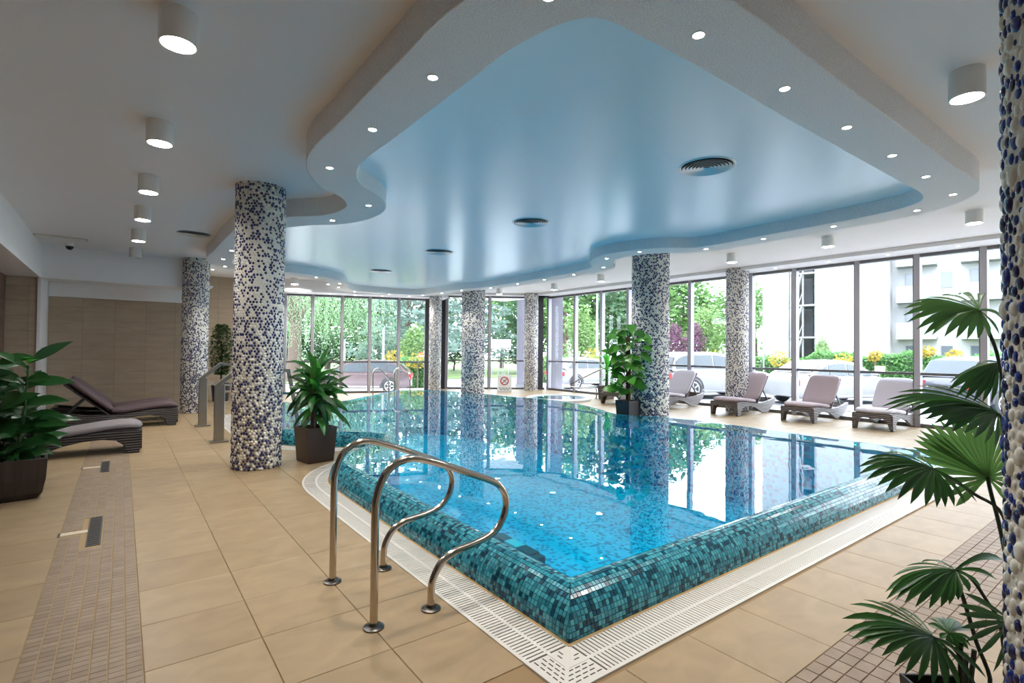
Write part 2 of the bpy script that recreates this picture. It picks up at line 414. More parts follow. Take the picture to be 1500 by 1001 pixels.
for i in range(-6, 27):
    x0 = 0.43 + 0.5 * i
    for y0 in (1.15, 0.18, -0.32, -0.82, -1.32):
        if x0 + 0.25 < 0.2 and y0 > 1.0: continue
        classify(x0 + 0.25, y0 + 0.25, 0.5, 0.5, TILEB)
def in_view(x, y, z=0.0):
    v = Vector((x, y, z - H)); d = v.dot(FWD)
    if d < 0.3: return None
    px = 750 + 760 * v.dot(RIGHT) / d; py = 500.5 + 760 * v.dot(DOWN) / d
    return (px, py, d)
def seen(x, y, z=0.0, mrg=60):
    q = in_view(x, y, z)
    return q is not None and -mrg < q[0] < 1500 + mrg and -mrg < q[1] < 1001 + mrg
full.sort(key=lambda t: (0 if seen(t[0], t[1]) else 1, t[0] ** 2 + t[1] ** 2))
for (x, y, me) in full[:290]: inst('floor_tile', me, floor, (x, y, 0))
rest = MB()
for (x, y, me) in full[290:]:
    b = tile_mesh('t', 0.496, 0.486 if me is TILE else 0.496, M_tile); rest.add([(v[0] + x, v[1] + y, v[2]) for v in b.v], b.f)
o = rest.build('floor_tiling', M_tile, floor, fixn=False); o['kind'] = 'stuff'
# tiles cut along the curved gutter: the kept cells of each tile form one cut tile
cutm = []
for (cx, cy, sx, sy) in cut:
    mb = MB(); n = 12; cells = {}
    for a in range(n):
        for b in range(n):
            x = cx + sx * ((a + 0.5) / n - 0.5); y = cy + sy * ((b + 0.5) / n - 0.5)
            if not inside((x, y), HID): cells[(a, b)] = 1
    for (a, b) in cells:
        e0 = 0.002 / sx
        x0 = cx + sx * (a / n - 0.5) + (0.002 if a == 0 else 0); x1 = cx + sx * ((a + 1) / n - 0.5) - (0.002 if a == n - 1 else 0)
        y0 = cy + sy * (b / n - 0.5) + (0.002 if b == 0 else 0); y1 = cy + sy * ((b + 1) / n - 0.5) - (0.002 if b == n - 1 else 0)
        mb.add([(x0, y0, 0), (x1, y0, 0), (x1, y1, 0), (x0, y1, 0)], [(0, 1, 2, 3)])
    if cells:
        o = mb.build('cut_floor_tile', M_tile, floor, fixn=False)
        bm = bmesh.new(); bm.from_mesh(o.data); bmesh.ops.remove_doubles(bm, verts=bm.verts, dist=0.0005)
        bmesh.ops.dissolve_limit(bm, angle_limit=0.01, verts=bm.verts, edges=bm.edges)
        r = bmesh.ops.extrude_face_region(bm, geom=list(bm.faces)); bmesh.ops.translate(bm, verts=[g for g in r['geom'] if isinstance(g, bmesh.types.BMVert)], vec=(0, 0, -0.01))
        bmesh.ops.recalc_face_normals(bm, faces=bm.faces)
        bm.to_mesh(o.data); bm.free()
# small brown band tiles, left band (runs away along y) and right band (runs along x)
DRAINS = [(-0.145, 5.43, 0.40), (-0.135, 8.25, 0.36)]
lb = [(-0.36 + 0.0671 * (i + 0.5), 1.5 + 0.049 * (j + 0.5), 0) for j in range(255) for i in range(7)]
def on_drain(x, y):
    for (dx, dy, h) in DRAINS:
        if abs(x - dx) < 0.055 and abs(y - dy) < h + 0.05: return True
        if -0.25 < x - dx < 0 and abs(y - dy - 0.02) < 0.06: return True
    return False
lb = [t for t in lb if not on_drain(t[0], t[1])]
rb = [(0.43 + 0.1 * (i + 0.5), 0.68 + 0.0671 * (j + 0.5), 1) for i in range(126) for j in range(7)]
for lst in (lb, rb):
    lst.sort(key=lambda t: (0 if seen(t[0], t[1], 0, 10) else 1, t[0] ** 2 + t[1] ** 2))
    for (x, y, r) in lst[:290]: inst('band_tile', BT if r else BTL, floor, (x, y, 0.0005), (0, 0, PI / 2 if r else 0))
    mb = MB()
    for (x, y, r) in lst[290:]:
        b = tile_mesh('t', 0.063, 0.0935, M_band, 0.010, 0.0015) if r else tile_mesh('t', 0.061, 0.0465, M_band, 0.010, 0.0012)
        mb.add([((v[1] if r else v[0]) + x, (v[0] if r else v[1]) + y, v[2] + 0.0005) for v in b.v], b.f)
    o = mb.build('band_tiling', M_band, floor); o['kind'] = 'stuff'
# ------------------------------------------------------------------ ceilings
ia = min(range(len(RC)), key=lambda i: (RC[i] - Vector((1.63, 2.3))).length); ib = min(range(len(RC)), key=lambda i: (RC[i] - Vector((1.62, 12.3))).length)
ZL, ZR_, ZI, ZRING, ZT = 3.55, 3.68, 3.48, 3.30, 3.60
ic = min(range(len(RC)), key=lambda i: (RC[i] - Vector((7.62, 1.82))).length)
leftp = [Vector((-2.3, -1.6)), Vector((8.0, -1.6))] + RC[ic:] + RC[:ib + 1] + [Vector((1.62, 18.6)), Vector((-2.3, 18.6))]
rightp = [Vector((13.6, -1.6)), Vector((13.6, 18.6)), Vector((1.62, 18.6))] + RC[ib:ic + 1] + [Vector((8.0, -1.6))]
mb = MB(); fillpoly(mb, [leftp], ZL); fillpoly(mb, [rightp], ZR_)
for a, b in (((8.0, -1.6), (RC[ic].x, RC[ic].y)), ((1.62, 12.3), (1.62, 18.6))):
    mb.add([(a[0], a[1], ZL), (b[0], b[1], ZL), (b[0], b[1], ZR_), (a[0], a[1], ZR_)], [(0, 1, 2, 3)])
ceiling = structure(mb.build('ceiling', M_white)); tag(ceiling, 'white plaster ceiling around the ring over the pool')
cp = structure(fillpoly(MB(), [RC], ZI).build('ceiling_inner', M_blue)); tag(cp, 'pale blue satin ceiling panel inside the wavy ring')
roof = structure(MB().box(-2.6, 13.8, -2.0, 18.9, 3.9, 4.1).build('ceiling_roof_slab', M_white))
ri = offset(RC, -0.22); ro = offset(RC, 0.26)
mb = MB(); n = len(RC)
prof = [(ri, ZI + 0.02), (ri, ZRING + 0.006), (offset(RC, -0.214), ZRING), (offset(RC, 0.254), ZRING), (ro, ZRING + 0.006), (ro, ZR_ + 0.02)]
mb.grid([flat(l, z) for (l, z) in prof], closed=True)
ring = mb.build('trim_1', M_ring, smooth=False); structure(ring); tag(ring, 'wavy white dropped ceiling ring following the pool edge')
bm = bmesh.new(); bm.from_mesh(ring.data)
for f in bm.faces: f.smooth = True
bm.to_mesh(ring.data); bm.free(); ring.data.set_sharp_from_angle(angle=math.radians(30))

# ------------------------------------------------------------------ walls, beams
def wall(name, mb, m, label=None):
    o = structure(mb.build(name, m))
    if label: tag(o, label)
    return o
wall('wall_left', MB().box(-2.1, -1.84, -1.6, 14.1, 0, 3.0), M_brownmos, 'brown mosaic wall at the far left')
wall('wall_front', MB().box(-2.3, 13.5, -1.8, -1.6, 0, 3.8), M_white)
wall('trim_2', MB().box(-2.3, -1.33, -1.6, 14.1, 2.88, 3.70), M_white, 'white boxed beam along the left wall')
wall('trim_3', MB().box(-2.3, 1.30, 14.1, 14.45, 2.88, 3.70), M_white, 'white cross beam above the loungers at the left')
wall('trim_4', MB().box(-2.3, 1.75, 14.45, 15.6, 2.95, 3.0), M_white)
def tiled_wall(name, o3, ux, n3, w, h, tw, th, label):
    """backing slab plus one object per wall tile; ux along the wall, n3 out of the wall"""
    o3, ux, n3 = Vector(o3), Vector(ux), Vector(n3); up = Vector((0, 0, 1))
    wl = wall(name, MB().obox(o3 + ux * w / 2 + up * h / 2 - n3 * 0.08, ux * w / 2, n3 * 0.075, up * h / 2), M_grout, label)
    nx = math.ceil(w / tw - 0.01); nz = math.ceil(h / th - 0.01); cache = {}
    for j in range(nz):
        for i in range(nx):
            sx = min(tw, w - i * tw) - 0.004; sz = min(th, h - j * th) - 0.004
            if sx < 0.02 or sz < 0.02: continue
            k = (round(sx, 3), round(sz, 3))
            if k not in cache:
                b = tile_mesh('t', sx, sz, M_wtile, 0.012, 0.002)
                cache[k] = MB().add([ux * v[0] + up * v[1] + n3 * v[2] for v in b.v], b.f).mesh('wall_tile', M_wtile)
            inst('wall_tile', cache[k], wl, o3 + ux * (i * tw + sx / 2) + up * (j * th + sz / 2) + n3 * 0.004)
    return wl
tiled_wall('wall_back', (-1.33, 15.6, 0), (1, 0, 0), (0, -1, 0), 3.0, 2.62, 0.6, 0.3, 'sand coloured tiled wall behind the dark loungers')
wall('trim_5', MB().box(-1.33, 1.70, 15.55, 15.75, 2.62, 3.0), M_white)
tiled_wall('wall_pier', (-2.1, 14.1, 0), (1, 0, 0), (0, -1, 0), 0.74, 2.88, 0.6, 0.3, 'sand tiled pier beside the lounger niche')
wall('wall_pier_side', MB().box(-2.1, -1.335, 14.12, 15.75, 0, 2.95), M_white)
wall('trim_6', MB().box(-1.37, -1.32, 14.06, 14.12, 0, 2.88), M_white, 'pale vertical edge strip on the tiled pier')
wall('wall_side', MB().box(1.62, 1.75, 15.6, 18.3, 0, 3.7), M_white)
tiled_wall('wall_rear', (1.75, 18.15, 0), (1, 0, 0), (0, -1, 0), 2.5, 3.75, 0.6, 0.3, 'sand tiled wall at the far end of the hall')

# ------------------------------------------------------------------ window fronts
win_n = [0]
def window_front(pts_t, a, b, label, zt=ZT, posts=(), mull_w=0.105, mull_d=0.16, sill=0.07, ztr=1.10):
    """a bay of glass from plan point a to b; pts_t: mullion positions as distances from a"""
    win_n[0] += 1
    a, b = Vector((*a, 0)), Vector((*b, 0)); d = (b - a).normalized(); L = (b - a).length; nrm = Vector((-d.y, d.x, 0))
    w = bpy.data.objects.new('window_%d' % win_n[0], None); COL.objects.link(w); structure(w); tag(w, label); w['_w'] = 1
    up = Vector((0, 0, 1))
    MB().obox(a + d * L / 2 + up * (sill / 2), d * L / 2, nrm * 0.06, up * sill / 2).build('window_sill', M_frame, w)
    MB().obox(a + d * L / 2 + up * (zt - 0.03), d * L / 2, nrm * 0.07, up * 0.035).build('head_rail', M_frame, w)
    ts = sorted(pts_t)
    for t in ts:
        o = MB().obox(a + d * t + up * (zt / 2), d * mull_w / 2, nrm * mull_d / 2, up * zt / 2).build('mullion', M_framel, w, bevel=0.006)
        MB().obox(a + d * (t - mull_w / 2 - 0.011) + up * (zt / 2), d * 0.012, nrm * (mull_d / 2 - 0.03), up * (zt / 2 - 0.01)).build('mullion_edge_strip', M_frame, o)  # narrow darker strip along one edge of the mullion
    for (t0, t1) in posts:
        MB().obox(a + d * (t0 + t1) / 2 + up * zt / 2, d * (t1 - t0) / 2, nrm * 0.09, up * zt / 2).build('dark_post', M_dark, w)
    solid = [(t - mull_w / 2, t + mull_w / 2) for t in ts] + list(posts)
    solid.sort(); cur = 0.0; gaps = []
    for (s0, s1) in solid + [(L, L)]:
        if s0 - cur > 0.08: gaps.append((cur, s0))
        cur = max(cur, s1)
    for (g0, g1) in gaps:
        c = a + d * (g0 + g1) / 2; hw = (g1 - g0) / 2
        MB().obox(c + up * ztr, d * hw, nrm * 0.05, up * 0.028).build('transom', M_frame, w)
        for (z0, z1) in ((sill, ztr - 0.028), (ztr + 0.028, zt - 0.06)):
            MB().obox(c + up * (z0 + z1) / 2, d * hw, nrm * 0.006, up * (z1 - z0) / 2).build('pane', M_pane, w)
    return w
XW = 13.3
window_front([0.02, 1.13, 2.5, 3.6, 4.65, 5.82, 7.0, 8.18], (XW, 7.16), (XW, -1.6), 'grey framed window front behind the loungers, right of the column')
window_front([0.05, 1.53, 2.85, 4.03, 5.24, 6.35, 8.12], (XW, 15.33), (XW, 7.16), 'grey framed window front behind the green pot plants', posts=((7.93, 8.12),))
window_front([0.36, 2.02, 3.45], (9.75, 17.75), (XW - 0.1, 15.42), 'angled grey framed window front beyond the pool', posts=((0.02, 0.30), (3.75, 4.1)))
wall('wall_jog', MB().bar((9.12, 16.42, 1.85), (9.80, 17.8, 1.85), 0.12, 3.7), M_dark, 'dark panel joining the two far window fronts')
window_front([0.04, 0.88, 1.82, 2.72, 3.70], (4.25, 18.10), (9.1, 16.40), 'dark framed window front behind the dracaena', posts=((4.60, 4.95),), zt=3.30, mull_w=0.085, ztr=1.06)
def beam(name, a, b, dep, z0, z1):
    a, b = Vector((*a, 0)), Vector((*b, 0)); d = (b - a).normalized(); n = Vector((d.y, -d.x, 0)); L = (b - a).length
    o = structure(MB().obox((a + b) / 2 + n * (dep / 2 - 0.12) + Vector((0, 0, (z0 + z1) / 2)), d * L / 2, n * dep / 2, Vector((0, 0, (z1 - z0) / 2))).build(name, M_white)); return o
tag(beam('trim_7', (XW, 15.5), (XW, -1.6), -0.0 + 0.9, ZT, 3.78), 'white soffit above the right hand windows')
beam('trim_8', (9.5, 17.95), (XW, 15.3), 0.6, ZT, 3.78)
beam('trim_9', (4.0, 18.22), (9.25, 16.38), 0.95, 3.30, 3.78)

# ------------------------------------------------------------------ pool
PROF = [(0.160, 0.0), (0.158, 0.045), (0.148, 0.09), (0.128, 0.135), (0.095, 0.175), (0.055, 0.205), (0.01, 0.2225), (-0.035, 0.220), (-0.08, 0.200), (-0.115, 0.165), (-0.13, 0.12)]
def prof_at(s):
    """point and tangent at arc length s along the coping section"""
    acc = 0
    for (a, b) in zip(PROF, PROF[1:]):
        a2, b2 = Vector(a), Vector(b); L = (b2 - a2).length
        if acc + L >= s: return a2.lerp(b2, (s - acc) / L), (b2 - a2).normalized()
        acc += L
    return Vector(PROF[-1]), (Vector(PROF[-1]) - Vector(PROF[-2])).normalized()
PLEN = sum((Vector(b) - Vector(a)).length for a, b in zip(PROF, PROF[1:]))
mb = MB()
bw = offset(WL, -0.14)
mb.grid([flat(bw, 0.14), flat(bw, -1.1)], closed=True); fillpoly(mb, [bw], -1.1)
basin = mb.build('pool_basin', M_basin); structure(basin); tag(basin, 'turquoise mosaic basin of the swimming pool', 'pool')
# entry steps under the handrails
mb = MB()
for k in range(3): mb.box(2.14, 2.45 + 0.3 * k, 2.35, 3.75, -0.28 - 0.26 * k - 0.26, -0.12 - 0.26 * k)
mb.build('entry_step', M_basin, basin)
# coping: grout body + tiles
coping = thing('pool_coping', 'rounded raised pool edge clad in teal and navy mosaic tiles', 'pool edge', (1.85, 1.95, 0), world=True)
mb = MB(); mb.grid([flat(offset(WL, d - 0.004), z - 0.003) for (d, z) in PROF], closed=True)
mb.build('coping_bed', M_copgrout, coping, fixn=True)
mb = MB(); mb.grid([flat(offset(WL, 0.175), 0.0), flat(offset(WL, 0.175), 0.008), flat(offset(WL, 0.155), 0.010)], closed=True)
mb.build('sealant_joint', M_ochre, coping)
PITCH = 0.0275
segs = []   # (point, tangent, normal)
WF = resample(WL, 0.02); NF = normals(WF)
# arc positions along the curve at the outer face
acc = [0.0]
for i in range(len(WF)): acc.append(acc[-1] + (WF[(i + 1) % len(WF)] - WF[i]).length)
TOT = acc[-1]; NT = int(TOT / PITCH)
nrow = int(PLEN / PITCH)
tiles = []; j = 0
SHARP = {i for i in range(len(WF)) for c in ((2.01, 2.11), (8.6, 2.11)) if (WF[i] - Vector(c)).length < 1e-4}
rnd = random.Random(3)
for k in range(NT):
    s0 = TOT * k / NT; s1 = TOT * (k + 1) / NT; sm = (s0 + s1) / 2
    while acc[j + 1] < sm: j += 1
    def at(s):
        jj = j
        while jj > 0 and acc[jj] > s: jj -= 1
        while jj < len(WF) - 1 and acc[jj + 1] < s: jj += 1
        t = (s - acc[jj]) / max(1e-6, acc[jj + 1] - acc[jj]); a = WF[jj]; b = WF[(jj + 1) % len(WF)]
        na = NF[jj]; nb = NF[(jj + 1) % len(WF)]
        if jj in SHARP: na = nb
        if (jj + 1) % len(WF) in SHARP: nb = na
        return a.lerp(b, t), na.lerp(nb, t)
    g = 0.0016
    pa, na = at(s0 + g); pb, nb = at(s1 - g)
    for r in range(nrow):
        q0, t0 = prof_at(r * PLEN / nrow + g); q1, t1 = prof_at((r + 1) * PLEN / nrow - g)
        v = [Vector((*(pa + na * q0.x), q0.y)), Vector((*(pb + nb * q0.x), q0.y)), Vector((*(pb + nb * q1.x), q1.y)), Vector((*(pa + na * q1.x), q1.y))]
        nm = (v[1] - v[0]).cross(v[3] - v[0]).normalized()
        out = Vector((*(na), 0)) * t0.y + Vector((0, 0, 1)) * (-t0.x)
        if nm.dot(out) < 0: nm = -nm
        c = (v[0] + v[1] + v[2] + v[3]) / 4
        tiles.append((v, nm, c, rnd.choice(MOSW), r))
# tiles that turn the two square corners: each side runs on to the mitre
for (cx, cy, dx) in ((2.01, 2.11, -1), (8.6, 2.11, 1)):
    for (u, n2) in ((Vector((dx, 0)), Vector((0, -1))), (Vector((0, -1)), Vector((dx, 0)))):
        for r in range(nrow):
            q0, t0 = prof_at(r * PLEN / nrow + g); q1, t1 = prof_at((r + 1) * PLEN / nrow - g)
            for k in range(8):
                e0 = k * PITCH + g; e1 = (k + 1) * PITCH - g
                if e0 + 0.004 > max(q0.x, q1.x): continue
                def pt(e, q): return Vector((*(Vector((cx, cy)) + u * min(e, max(0, q.x) - 0.001) + n2 * q.x), q.y))
                v = [pt(e0, q0), pt(e1, q0), pt(e1, q1), pt(e0, q1)]
                nm = Vector((*(n2 * t0.y), -t0.x)).normalized(); c = sum(v, Vector()) / 4
                tiles.append((v, nm, c, rnd.choice(MOSW), r))
def tile_geo(v, nm):
    th = 0.0; top = [p + nm * 0.0022 for p in v]; bot = [p - nm * 0.004 for p in v]
    c = sum(top, Vector()) / 4; tin = [p.lerp(c, 0.05) + nm * 0.0006 for p in top]
    return bot + top + tin, [(8, 9, 10, 11)] + [(a, (a + 1) % 4, 4 + (a + 1) % 4, 4 + a) for a in range(4)] + [(4 + a, 4 + (a + 1) % 4, 8 + (a + 1) % 4, 8 + a) for a in range(4)]
camp = Vector((0, 0, H))
def facing(t): return t[1].dot(camp - t[2]) > 0 and t[2].x < 9
tiles.sort(key=lambda t: (0 if facing(t) and seen(t[2].x, t[2].y, t[2].z, 0) else 1, (t[2] - camp).length / max(0.15, t[1].dot((camp - t[2]).normalized()))))
for (v, nm, c, mi, r) in tiles[:290]:
    vs, fs = tile_geo([p - c for p in v], nm)
    o = inst('mosaic_tile', MB().add(vs, fs).mesh('mosaic_tile', MOS[mi]), None, c); o.parent = coping; o.matrix_parent_inverse = coping.matrix_basis.inverted()
mb = MB()
for (v, nm, c, mi, r) in tiles[290:]:
    vs, fs = tile_geo(v, nm); mb.add(vs, fs, mi)
o = mb.build('mosaic_tiling', MOS, coping, fixn=False); o['kind'] = 'stuff'
# water
wm = MB(); fillpoly(wm, [offset(WL, -0.005)], ZW)
water = wm.build('pool_water', M_water, fixn=False)
if water.data.polygons[0].normal.z < 0: water.data.flip_normals(); tag(water, 'still turquoise water filling the swimming pool', 'water', kind='stuff')
# overflow gutter: channel, rails, slats
gr = thing('overflow_grate', 'white slatted overflow grate around the pool edge', 'grate', (1.57, 1.68, 0), world=True)
mb = MB(); mb.grid([flat(GRATE_OUT, 0.0), flat(GRATE_OUT, -0.05), flat(GRATE_IN, -0.05), flat(GRATE_IN, 0.0)], closed=True)
mb.build('gutter_channel', M_channel, gr)
def rail(d0, d1, z0, z1, name):
    a, b = offset(WL, d0), offset(WL, d1)
    MB().grid([flat(a, z0), flat(a, z1), flat(b, z1), flat(b, z0)], closed=True).build(name, M_grate, gr)
rail(0.42, 0.442, -0.03, 0.006, 'outer_rail'); rail(0.285, 0.305, -0.03, 0.0045, 'centre_rail'); rail(0.163, 0.18, -0.03, 0.006, 'inner_rail')
SP = 0.026; NS = int(TOT / SP); slats = []; j = 0
corners = [Vector((2.01, 2.11)), Vector((8.6, 2.11))]
for k in range(NS):
    sm = TOT * (k + 0.5) / NS
    while acc[j + 1] < sm: j += 1
    t = (sm - acc[j]) / (acc[j + 1] - acc[j]); a, b = WF[j], WF[(j + 1) % len(WF)]
    p = a.lerp(b, t); d = (b - a).normalized(); n = NF[j].lerp(NF[(j + 1) % len(WF)], t); n = n.normalized()
    # straight sides: exact perpendicular
    ref = Vector((d.y, -d.x)); n = ref if ref.dot(n) > 0 else -ref
    for (d0, d1) in ((0.178, 0.287), (0.303, 0.421)): slats.append((p + n * (d0 + d1) / 2, n, d, (d1 - d0) / 2))
for k in range(6):
    e = 0.013 + k * SP
    for (d0, d1) in ((0.178, 0.287), (0.303, 0.421)):
        m_ = (d0 + d1) / 2; h_ = (d1 - d0) / 2
        slats += [(Vector((2.01 - e, 2.11 - m_)), Vector((0, -1)), Vector((1, 0)), h_), (Vector((2.01 - m_, 2.11 - e)), Vector((-1, 0)), Vector((0, 1)), h_), (Vector((8.6 + e, 2.11 - m_)), Vector((0, -1)), Vector((1, 0)), h_), (Vector((8.6 + m_, 2.11 - e)), Vector((1, 0)), Vector((0, 1)), h_)]
slats.sort(key=lambda t: (0 if seen(t[0].x, t[0].y, 0, 0) else 1, t[0].length))
SL = {}
for h in sorted(set(round(s[3], 4) for s in slats)): SL[h] = MB().box(-h, h, -0.0088, 0.0088, -0.022, 0.004).mesh('slat', M_grate)
for (p, n, d, h) in slats[:290]:
    o = inst('slat', SL[round(h, 4)], None, (p.x, p.y, 0), (0, 0, math.atan2(n.y, n.x))); o.parent = gr; o.matrix_parent_inverse = gr.matrix_basis.inverted()
mb = MB()
for (p, n, d, h) in slats[290:]: mb.obox((p.x, p.y, -0.009), (n.x * h, n.y * h, 0), (d.x * 0.0088, d.y * 0.0088, 0), (0, 0, 0.013))
o = mb.build('slat_run', M_grate, gr, fixn=False); o['kind'] = 'stuff'
# near corner: mitred slotted plate
MB().box(1.585, 1.848, 1.69, 1.948, -0.02, 0.0025).build('corner_plate', M_grate, gr)
for sgn in (0, 1):
    mb = MB()
    for r in range(9):
        for cc in range(6):
            u = 0.03 + r * 0.026; w0 = 0.012 + cc * 0.045 + (0.022 if r % 2 else 0)
            if w0 + 0.034 > u: continue
            if sgn: mb.box(1.85 - w0 - 0.032, 1.85 - w0, 1.95 - u - 0.0035, 1.95 - u + 0.0035, 0.001, 0.0029)
            else: mb.box(1.85 - u - 0.0035, 1.85 - u + 0.0035, 1.95 - w0 - 0.032, 1.95 - w0, 0.001, 0.0029)
    mb.build('corner_slots', M_channel, gr)
MB().bar((1.85, 1.95, -0.005), (1.585, 1.69, -0.005), 0.02, 0.022).build('mitre_bar', M_grate, gr)
# submerged tread and black inlet box by the near edge
tr = thing('submerged_tread', 'black tread with a pale centre strip lying under the water near the handrails', 'pool tread', G(755, 800, 0.14), world=True)
a, b = G(722, 786, 0.15), G(776, 815, 0.15); d = (b - a); n = Vector((-d.y, d.x, 0)).normalized() * 0.04; up = Vector((0, 0, 0.012))
if n.x < 0: n = -n
for (t0, t1, m, nm) in ((0, .33, M_dark, 'tread_end'), (.33, .66, mat('grey_step_strip', (.5, .56, .6), .4), 'tread_strip'), (.66, 1, M_dark, 'tread_end')):
    MB().obox(a + d * (t0 + t1) / 2 + n, d * (t1 - t0) / 2, n, up).build(nm, m, tr)
MB().obox(b + d.normalized() * 0.03 + n - Vector((0, 0, 0.05)), d.normalized() * 0.03, n * 1.05, (0, 0, 0.05)).build('end_cap', M_dark, tr)
# small round whirlpool beyond
wp = thing('whirlpool', 'small round whirlpool beyond the pool by the windows', 'whirlpool', (10.75, 11.9, 0))
MB().lathe([(1.0, 0), (1.0, 0.06), (0.95, 0.09), (0.84, 0.09), (0.80, 0.05), (0.80, 0.0)], 40, cap=False).build('rim', M_grate, wp, smooth=True)
MB().lathe([(0.02, 0.0), (0.8, 0.0)], 40, cap=False).build('tiled_bottom', M_basin, wp)
o = MB().lathe([(0.001, 0.07), (0.83, 0.07)], 40, cap=False).build('whirlpool_water', M_water, wp)

# ------------------------------------------------------------------ columns clad in pebbles
def dome(c, n, u, w, ru, rw, h, seg=7):
    """low pebble: base ring, shoulder ring, top"""
    vs = []
    for (f, z) in ((1.0, 0.0), (0.72, 0.72)):
        for k in range(seg):
            a = 2 * PI * k / seg; vs.append(c + u * (ru * f * math.cos(a)) + w * (rw * f * math.sin(a)) + n * (h * z))
    vs.append(c + n * h); fs = []
    for k in range(seg):
        fs.append((k, (k + 1) % seg, seg + (k + 1) % seg, seg + k)); fs.append((seg + k, seg + (k + 1) % seg, 2 * seg))
    return vs, fs
def pebble_mesh(R, Hh, pitch, frac, seed):
    rn = random.Random(seed); mb = MB(); nr = int(Hh / (pitch * 0.92)); nc = int(2 * PI * R / pitch)
    for j in range(nr):
        for i in range(nc):
            a = 2 * PI * (i + 0.5 * (j % 2) + rn.uniform(-.22, .22)) / nc; z = pitch * 0.92 * (j + 0.5 + rn.uniform(-.2, .2))
            n = Vector((math.cos(a), math.sin(a), 0)); u = Vector((-n.y, n.x, 0)); w = Vector((0, 0, 1)); s = rn.uniform(.40, .56) * pitch
            blue = rn.random() < frac
            vs, fs = dome(n * R + w * z, n, u, w, s * (0.92 if blue else 1.0), s * 1.08, s * 0.55, 6); mb.add(vs, fs, 1 if blue else 0)
    return mb.mesh('pebble_cladding', [M_pebw, M_pebb], smooth=True, fixn=False)
PEB = pebble_mesh(0.275, 3.68, 0.0365, 0.53, 11)
PEB2 = pebble_mesh(0.275, 3.68, 0.0365, 0.55, 12)
SHAFT = MB().lathe([(0.277, 0), (0.277, 3.70)], 40).mesh('column_shaft', M_cement, smooth=True)
def column(x, y, dia, label, peb):
    c = thing('mosaic_column', label, 'column', (x, y, 0), random.uniform(0, 6), 'pebble mosaic columns of the hall')
    s = dia / 0.56
    o = inst('column_shaft', SHAFT, c, scale=(s, s, 1)); o = inst('pebble_cladding', peb, c, scale=(s, s, 1)); o['kind'] = 'stuff'
    return c
column(1.395, 7.23, 0.58, 'blue and cream pebble column beside the dark square planter', PEB)
column(1.36, 14.05, 0.54, 'pebble column at the end of the white cross beam, behind the steel posts', PEB2)
column(8.96, 7.03, 0.77, 'thick pebble column behind the moss pole plant', PEB2)
column(12.72, 7.22, 0.55, 'pebble column behind the loungers at the window front', PEB)
column(8.95, 13.95, 0.74, 'pebble column at the far pool edge lit warm near the top', PEB2)
column(8.47, 15.58, 0.41, 'thin pebble column beside the dark framed windows beyond the pool', PEB)
column(12.42, 15.3, 0.53, 'thin pebble column just right of the folding no diving sign', PEB2)
# near column, pebbles one by one
NC = Vector((2.358, 0.092)); NR = 0.30
nc = thing('mosaic_column', 'near column of large cobalt and cream pebbles at the right edge', 'column', (NC.x, NC.y, 0), 0, 'pebble mosaic columns of the hall')
MB().lathe([(NR, 0), (NR, 3.70)], 64).build('column_shaft', M_cement, nc, smooth=True)
rn = random.Random(5); placed = []; cellsz = 0.06; gridp = {}
def try_place(a, z, ru, rw, kind):
    X = a * NR; c0 = (int(X / cellsz), int(z / cellsz))
    for i in (-1, 0, 1):
        for k in (-1, 0, 1):
            for (x2, z2, ru2, rw2) in gridp.get((c0[0] + i, c0[1] + k), ()):
                dx = abs(X - x2); dx = min(dx, 2 * PI * NR - dx)
                if (dx / (ru + ru2)) ** 2 + ((z - z2) / (rw + rw2)) ** 2 < 0.86: return False
    gridp.setdefault(c0, []).append((X, z, ru, rw)); placed.append((a, z, ru, rw, kind)); return True
toc = math.atan2(-NC.y, -NC.x)
for (cnt, r0, r1) in ((800, 0.017, 0.022), (24000, 0.0115, 0.0160), (40000, 0.0075, 0.010)):
    for _ in range(cnt):
        a = rn.uniform(0, 2 * PI); z = rn.uniform(0.01, 3.62); r = rn.uniform(r0, r1)
        kd = rn.random() < (0.58 if r < 0.0165 else 0.45)
        try_place(a, z, r, r * rn.uniform(1.25, 1.6), (2 if rn.random() < 0.45 else 1) if kd else 0)
def shown(t):
    a, z = t[0], t[1]; n = Vector((math.cos(a), math.sin(a), 0)); p = Vector((NC.x, NC.y, z)) + n * NR
    return n.dot(camp - p) > -0.05 and seen(p.x, p.y, p.z, 3)
placed.sort(key=lambda t: (0 if shown(t) else 1, -t[2] * t[3]))
PM = [M_pebw, M_pebb, M_pebc]
def pebble_geo(t, seg=10):
    a, z, ru, rw, kd = t; n = Vector((math.cos(a), math.sin(a), 0)); u = Vector((-n.y, n.x, 0)); w = Vector((0, 0, 1)); tw = (hash(round(z * 1e4)) % 100 / 100 - .5) * .5
    u2 = u * math.cos(tw) + w * math.sin(tw); w2 = w * math.cos(tw) - u * math.sin(tw); c = n * (NR - 0.001); h = ru * 0.7
    vs = []
    for (f, zz) in ((1.0, 0.0), (0.93, 0.42), (0.70, 0.78), (0.36, 0.96)):
        for k in range(seg):
            b = 2 * PI * k / seg; vs.append(c + u2 * (ru * f * math.cos(b)) + w2 * (rw * f * math.sin(b)) + n * (h * zz))
    vs.append(c + n * h); fs = []
    for r in range(3):
        for k in range(seg): fs.append((r * seg + k, r * seg + (k + 1) % seg, (r + 1) * seg + (k + 1) % seg, (r + 1) * seg + k))
    for k in range(seg): fs.append((3 * seg + k, 3 * seg + (k + 1) % seg, 4 * seg))
    return [v + w * z for v in vs], fs
